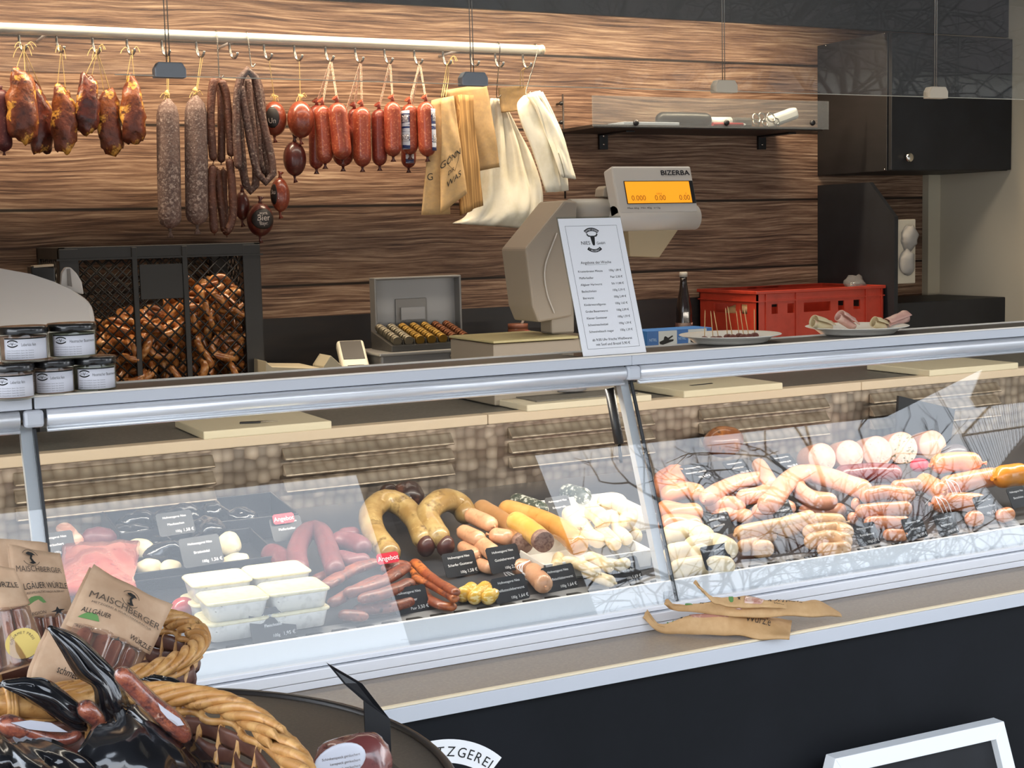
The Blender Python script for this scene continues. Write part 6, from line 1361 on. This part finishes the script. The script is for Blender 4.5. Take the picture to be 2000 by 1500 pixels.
pouch('kraft pouch peeking out at the very back of the rear basket', [(-10, 1053), (93, 1060), (110, 1250), (5, 1250)], -.60, -.55, (.0, .3), 3, (), 1)
pouch('kraft pouch with a dark emblem and half-worn lettering, second from the right', [(14, 1066), (120, 1078), (150, 1262), (55, 1290)], -.68, -.62, (.0, .34), 3, ((BR_, .5, .765, .012, .86, M_dgrey), ('ALLGÄUER WÜRZLE', .5, .60, .013, .96, M_ink), ('WURSTSPEZIALITÄT NACH ALTER ART', .5, .555, .0045, .8, M_dgrey)), 2, motif=(.38, .90, .012), extra=green(.30, .46, .011))
def seal(t, ks, tf, fn):
    c = fn(.62, .22, .016); ux_ = (fn(.72, .22, .016)-c).normalized(); n_ = (CAM-c).normalized(); uy_ = n_.cross(ux_).normalized(); ux_ = uy_.cross(n_)
    g = G(); g.face([g.bm.verts.new(c+ux_*.021*math.cos(i*PI/16)+uy_*.019*math.sin(i*PI/16)) for i in range(32)]); so = g.done('gold_seal', M_gold, t)
    g = G(); g.arctext('GOURMET PREIS', c, ux_, uy_, .012, .0045, PI/2, True, .0006); g.done('lettering', M_dgrey, so)
pouch('kraft pouch at the left edge with long sausages and a gold seal', [(-60, 1095), (30, 1110), (98, 1285), (-40, 1330)], -.74, -.70, (.02, .58), 3, (('WÜRZLE', .6, .78, .012, .6, M_ink),), 3, extra=seal)
pouch('kraft pouch leaning right with clear large lettering, nearest the case', [(186, 1100), (336, 1182), (262, 1345), (92, 1288)], -.80, -.72, (.0, .36), 4, ((BR_, .52, .655, .015, .88, M_dgrey), ('METZGEREI & WURSTMANUFAKTUR', .5, .605, .0045, .75, M_dgrey), ('ALLGÄUER', .22, .50, .010, .3, M_ink), ('WÜRZLE', .82, .42, .010, .3, M_ink)), 4, motif=(.52, .82, .014), extra=green(.18, .44, .010))
pouch('kraft pouch lying low in front with a handwritten word', [(98, 1228), (190, 1290), (158, 1356), (50, 1330)], -.85, -.83, (.0, .02), 1, (('schmeckt', .62, .30, .016, .5, M_ink),), 5, .006)
# ------------------------------------------------------------------ black pouches and vacuum meat in the front basket
M_bp = mat('glossy_black_film', '17181b', .18, coat=.7, bump=(9, .5), var=((6, '25262b', .45, .7),)); M_vac = mat('vacuum_red_meat', '8c3a20', .25, coat=.7, var=((30, 'b9603a', .45, .58), (90, '5e1d12', .50, .62), (60, 'd8b09a', .64, .68)), bump=(70, 1.0)); M_wl = mat('glossy_white_label', 'c8c9d2', .3)
def pouch2(label, L, Rr, Y0, Y1, bulge, wob, seed, th=.003, m=None):
    fn = sheetpoly(L, Rr, Y0, Y1, bulge, wob, seed, th); g = G(); g.sheet(fn, 18, 26, th); return tag(g.done('black_pouch', m or M_bp), label, 'pouch', 'black pouches in the front basket')
pouch2('tall black pouch standing with a curled pointed tip', [(95, 1225), (120, 1268), (150, 1318), (182, 1340), (190, 1380), (204, 1418)], [(97, 1224), (150, 1243), (192, 1280), (226, 1316), (246, 1350), (260, 1385)], -.93, -.96, .02, .006, 3, .004)
pouch2('black pouch lying to the left with a pointed left end', [(2, 1337), (40, 1358), (92, 1392), (140, 1420), (168, 1426)], [(4, 1332), (58, 1323), (88, 1326), (118, 1346), (162, 1380)], -.96, -.97, .02, .008, 5, .004)
pouch2('small folded black pouch corner against the basket rim', [(262, 1330), (290, 1345), (318, 1352), (312, 1388)], [(300, 1319), (326, 1322), (353, 1335), (330, 1362)], -.91, -.92, .006, .004, 6, .003)
pouch2('broad shiny black pouch in the middle of the front heap', [(205, 1420), (180, 1432), (150, 1470), (120, 1540)], [(258, 1380), (302, 1412), (360, 1468), (420, 1560)], -1.02, -1.10, .05, .014, 8, .008)
pouch2('black pouch at the lower left corner of the photo', [(-30, 1440), (-30, 1480), (-30, 1530), (-30, 1580)], [(60, 1450), (130, 1465), (190, 1500), (240, 1560)], -1.06, -1.12, .05, .02, 10, .008)
pouch2('black pouch at the lower right of the front heap with pale creases', [(300, 1430), (310, 1460), (330, 1500), (340, 1560)], [(352, 1432), (400, 1462), (440, 1510), (470, 1570)], -1.0, -1.08, .03, .012, 12, .006)
def vac(label, pts, wpx, Y, seed, lab=None):
    P_ = [atY(x, y, Y) for x, y in pts]; r = wpx/2/pxm(P_[0]); t = thing('vacuum_meat', label, 'meat', P_[0], 'vacuum packed red meat'); sausage('meat', P_, r, M_vac, None, parent=t, amp=.45, seed=seed, n=18, tips=False, flat=.8)
    g = G(); p2, rs2 = saus_pts([p+V((0, -.001, 0)) for p in P_], r*1.1, 20, .3, seed); g.tube(p2, rs2, 16, flat=.82); g.done('clear_film', M_film, t)
    if lab:
        q = [atY(x, y, Y-r*1.25) for x, y in lab]; g = G(); g.prism(q, (0, .0012, 0)); lo = g.done('label', M_wl, t)
    return t
vac('long red vacuum-packed meat stick running down the right of the heap', [(228, 1306), (280, 1360), (330, 1405), (368, 1448)], 46, -1.06, 1, [(308, 1372), (322, 1384), (352, 1404), (360, 1416), (346, 1418), (328, 1404), (314, 1388)])
vac('short red vacuum-packed meat between two black pouches', [(156, 1372), (180, 1396), (202, 1418)], 46, -.985, 2)
t = vac('red vacuum-packed meat at the left with a white printed label', [(-6, 1406), (50, 1428), (110, 1446), (160, 1434)], 42, -1.0, 3, [(22, 1412), (60, 1407), (100, 1412), (132, 1430), (96, 1429), (54, 1424)])
# ham and sign on the table
hp = atZ(690, 1500, .93); t = thing('packed_ham', 'vacuum-packed ham with a white oval label at the bottom by the sign', 'ham', (hp.x, hp.y, .9005))
g = G(); c = atY(690, 1500, -1.02); g.ball(c, (.052, .035, .040), (0, .25, 0), 24, 16, .2, 22, 4); g.done('meat', mat('packed_ham', '6f3a38', .25, coat=.7, var=((22, '9a6a60', .48, .62), (60, '4a2022', .56, .7))), t)
g = G(); c2_ = atY(664, 1488, -1.055); g.ball(c2_, (.034, .004, .022), (0, -.05, .1), 24, 12); lo = g.done('label', M_wl, t); g = G()
for k in range(3): g.text('Schinkenspeck geräuchert', c2_+V((0, -.0046, .006-.007*k)), (1, 0, -.02), (0, 0, 1), .0045, 'c')
g.done('lettering', M_dgrey, lo)
g = G(); g.prism([atY(x, y, -1.0) for x, y in ((640, 1478), (704, 1430), (712, 1462), (680, 1490))], (0, .004, 0), .001); g.done('black_film_corner', M_bp, t)
g = G(); g.ball((c.x, c.y+.01, (.9006+c.z-.03)/2), (.05, .035, max(.01, (c.z-.02-.9006)/2)), None, 16, 10); g.done('lower_fold', M_bp, t)
Yg = -.90; st = thing('sign_holder', 'black folded sheet-metal card holder standing on the round table', 'sign holder', (atY(736, 1480, Yg).x, Yg, .9))
a, b = atY(711, 1370, Yg), atY(762, 1405, Yg); g = G(); g.prism([(a.x, Yg, .9006), (b.x, Yg, .9006), (b.x, Yg, b.z), (a.x, Yg, a.z)], (0, .0025, 0)); g.done('upright', M_blkpl, st)
tip = atY(638, 1295, Yg+.05); mid1 = atY(700, 1346, Yg+.02); q = [a, b, mid1+V((.006, 0, .006)), tip, atY(672, 1336, Yg+.03)]
g = G(); g.prism(q, (0, .0025, .0004)); g.done('card_leaf', M_blkpl, st)
g = G(); g.b2((a.x-.01, Yg-.01, .9002), (b.x+.01, Yg+.05, .9025)); g.done('foot', M_blkpl, st)
# ------------------------------------------------------------------ kraft packs on the ledge
M_krp = mat('warm_kraft', 'c39c6c', .7, var=((40, 'd0aa7c', .4, .7), (7, 'b58e5e', .45, .7)), bump=(18, .35))
def pack(label, far, near, zf, zn, win, seed, th=.004, lift=.012):
    n_ = len(far); A = spline([atZ(x, y, zf[i]) for i, (x, y) in enumerate(far)], 40); B_ = spline([atZ(x, y, zn[i]) for i, (x, y) in enumerate(near)], 40)
    def fn(u, v, k=0.0):
        i = min(int(u*40), 39); t_ = u*40-i; p = B_[i].lerp(B_[i+1], t_).lerp(A[i].lerp(A[i+1], t_), v)
        return p+V((0, 0, k+lift*math.sin(PI*v)*math.sin(PI*min(1, max(0, (u-.08)/.9)))+.004*noise.noise(V((u*7+seed, v*3, seed)))))
    t = thing('kraft_pack', label, 'sausage pouch', fn(.5, 0), 'kraft packs on the ledge'); g = G(); g.sheet(lambda u, v: fn(u, v), 34, 8, th); bd = g.done('kraft_sheet', M_krp, t)
    u0, u1 = win; g = G(); g.sheet(lambda u, v: fn(u0+(u1-u0)*u, .15+.7*v, th/2+.0012), 16, 6, .0004); g.done('window_film', mat('pinkish_window', 'b98474', .12, coat=.8, var=((40, 'd9b8a8', .5, .62),), bump=(40, .6)), t)
    g = G(); g.text('Würzle', (0, 0, 0), (1, 0, 0), (0, 0, 1), .016, 'c', fn=lambda a, b: fn(min(.98, u1+.18+a*3.4), .3+b*18*1.4, th/2+.0012)); g.done('lettering', M_dgrey, bd)
    g = G(); uc, vc = u0-.12, .5; g.face([g.bm.verts.new(fn(uc+.022*math.cos(i*PI/6), vc+.28*math.sin(i*PI/6), th/2+.001)) for i in range(12)]); g.done('printed_tree', M_green, bd)
    g = G(); uc = u0-.05; g.face([g.bm.verts.new(fn(uc+x*.02, vc+y*.3, th/2+.001)) for x, y in ((-.9, .1), (-.3, .25), (-.05, .7), (.15, .3), (.9, .2), (.3, 0), (.5, -.6), (0, -.2), (-.5, -.5), (-.2, 0))]); g.done('printed_bird', M_ink, bd)
    return t
pack('lowest kraft pack on the ledge with its left end curled up', [(1264, 1190), (1296, 1226), (1350, 1214), (1430, 1208), (1500, 1208), (1546, 1214)], [(1256, 1206), (1290, 1234), (1360, 1239), (1430, 1242), (1490, 1247), (1542, 1247)], (.835, .80, .81, .812, .81, .80), (.82, .791, .791, .791, .791, .791), (.38, .58), 1, .006, .024)
pack('middle kraft pack, the longest, reaching furthest right', [(1302, 1170), (1318, 1182), (1360, 1186), (1420, 1182), (1480, 1180), (1560, 1180), (1600, 1176), (1640, 1196)], [(1300, 1180), (1322, 1193), (1370, 1197), (1430, 1204), (1470, 1206), (1540, 1202), (1600, 1204), (1642, 1205)], (.865, .848, .84, .842, .84, .84, .835, .81), (.86, .835, .83, .828, .828, .826, .82, .80), (.35, .50), 2, .006, .016)
pack('topmost kraft pack with a long flap rising against the glass', [(1358, 1134), (1384, 1163), (1405, 1170), (1450, 1167), (1500, 1174), (1536, 1180)], [(1355, 1137), (1390, 1173), (1412, 1183), (1450, 1187), (1490, 1187), (1536, 1188)], (.905, .875, .865, .862, .858, .852), (.90, .868, .856, .850, .848, .846), (.62, .78), 3, .004, .006)
# ------------------------------------------------------------------ white framed board against the counter front
Yf = -.40; fr = thing('framed_board', 'black board in a flared white frame leaning by the counter front', 'sign board', (2.07, Yf, 0))
a, b = atY(1632, 1482, Yf), atY(1961, 1409, Yf); zt = (a.z+b.z)/2+.0; wf = .036; ex = .17
def fb(x0, z0, x1, z1, x2, z2, x3, z3, nm): g = G(); g.prism([(x0, Yf, z0), (x1, Yf, z1), (x2, Yf, z2), (x3, Yf, z3)], (0, .03, 0), .001); g.done(nm, M_white, fr)
z_a, z_b = a.z, b.z
fb(a.x, z_a, b.x, z_b, b.x-.022, z_b-wf, a.x+.022, z_a-wf, 'frame_top'); fb(a.x, z_a, a.x+.022, z_a-wf, a.x-ex+.045, .02, a.x-ex, .0, 'frame_side'); fb(b.x, z_b, b.x+ex, .0, b.x+ex-.045, .02, b.x-.022, z_b-wf, 'frame_side'); fb(a.x-ex, 0, a.x-ex+.03, .04, b.x+ex-.03, .04, b.x+ex, 0, 'frame_bottom')
g = G(); g.prism([(a.x+.01, Yf+.018, z_a-.02), (b.x-.01, Yf+.018, z_b-.02), (b.x+ex-.03, Yf+.018, .02), (a.x-ex+.03, Yf+.018, .02)], (0, .008, 0)); g.done('black_panel', M_blk, fr)
# ------------------------------------------------------------------ the square behind the viewer, seen only mirrored in the glass
M_bark = mat('dark_bark', '2a211b', .9, var=((20, '3a2e26', .45, .7),))
def tree(label, loc, height, seed, depth=7, r0=.13):
    rr = random.Random(seed); g = G(); gt = G(); loc = V(loc)
    def grow(p, d, L, r, k):
        gg_ = gt if k < 2 else g; n_ = 4; pts = [p]; q = p.copy(); dd = d.copy()
        for i in range(n_):
            dd = (dd+V((rr.uniform(-1, 1), rr.uniform(-1, 1), rr.uniform(-.35, .55)))*.17).normalized(); q = q+dd*L/n_; pts.append(q.copy())
        gg_.tube(pts, [r*(1-.4*i/n_) for i in range(n_+1)], 6 if k < 3 else 4, cap=False)
        if k >= depth: return
        for j in range(3 if k < 5 else 2):
            a = rr.uniform(0, 2*PI); s_ = rr.uniform(.45, .85); ax = dd.orthogonal().normalized(); ax.rotate(Matrix.Rotation(a, 3, dd)); nd = (dd*(1-s_*.45)+ax*s_).normalized()
            grow(pts[-1] if j < 2 else pts[2], nd, L*rr.uniform(.60, .78), r*.62, k+1)
    grow(loc, V((rr.uniform(-.08, .08), rr.uniform(-.08, .08), 1)), height*.30, r0, 0)
    t = thing('bare_tree', label, 'tree', loc, 'bare trees on the square'); gt.done('trunk', M_bark, t); g.done('branches', M_bark, t)
tree('bare tree nearest the stall, mirrored over the bratwurst heap', (7.5, -7.1, 0), 6.6, 3, 7, .085)
tree('bare tree left of the nearest one, mirrored at the glass joint', (6.5, -7.6, 0), 7.0, 8, 7, .10)
tree('bare tree behind and right of the nearest one', (8.9, -8.0, 0), 6.4, 12, 7, .075)
tree('bare tree at the far right of the square', (24.0, -21.0, 0), 7.0, 5, 6, .14)
M_fac = mat('dark_facade', '3b3733', .8, var=((2, '474039', .45, .7),)); M_fac2 = mat('pale_facade', '8f8a80', .8, var=((2, '7f7a70', .45, .7),)); M_win = mat('facade_window', '20242a', .2)
def house(label, x0, y0, w, d, h, rot=0.0, roof=True):
    t = thing('town_house', label, 'building', (x0, y0, 0), 'houses across the square'); g = G(); g.b2((x0-w/2, y0-d/2, 0), (x0+w/2, y0+d/2, h)); g.done('walls', M_fac if h > 9 else M_fac2, t)
    g = G(); g.prism([(x0-w/2-.2, y0-d/2-.3, h), (x0-w/2-.2, y0+d/2+.3, h), (x0-w/2-.2, y0, h+w*.18)], (w+.4, 0, 0)); g.done('roof', mat('dark_roof', '33241f', .8), t)
    for i in range(int(w/1.6)):
        for k in range(int(h/2.8)):
            x = x0-w/2+.9+i*1.6; z = 1.0+k*2.7; g = G(); g.b2((x-.4, y0+d/2-.02, z), (x+.4, y0+d/2+.03, z+1.3)); g.done('window', M_win, t)
    return t
house('tall narrow house mirrored behind the liver sausage rings', 9.07, -15.4, 2.66, .8, 11.0)
house('long low row of houses added across the square to darken the hanging pane', -3, -30, 34, 6, 5.2)  # unseen low rows, added so the hanging pane mirrors less sky
house('second long low row of houses added across the square to darken the hanging pane', 26.8, -30, 24, 6, 5.6)
house('third row of houses far off to the right', 40, -14, 10, 8, 6.0)
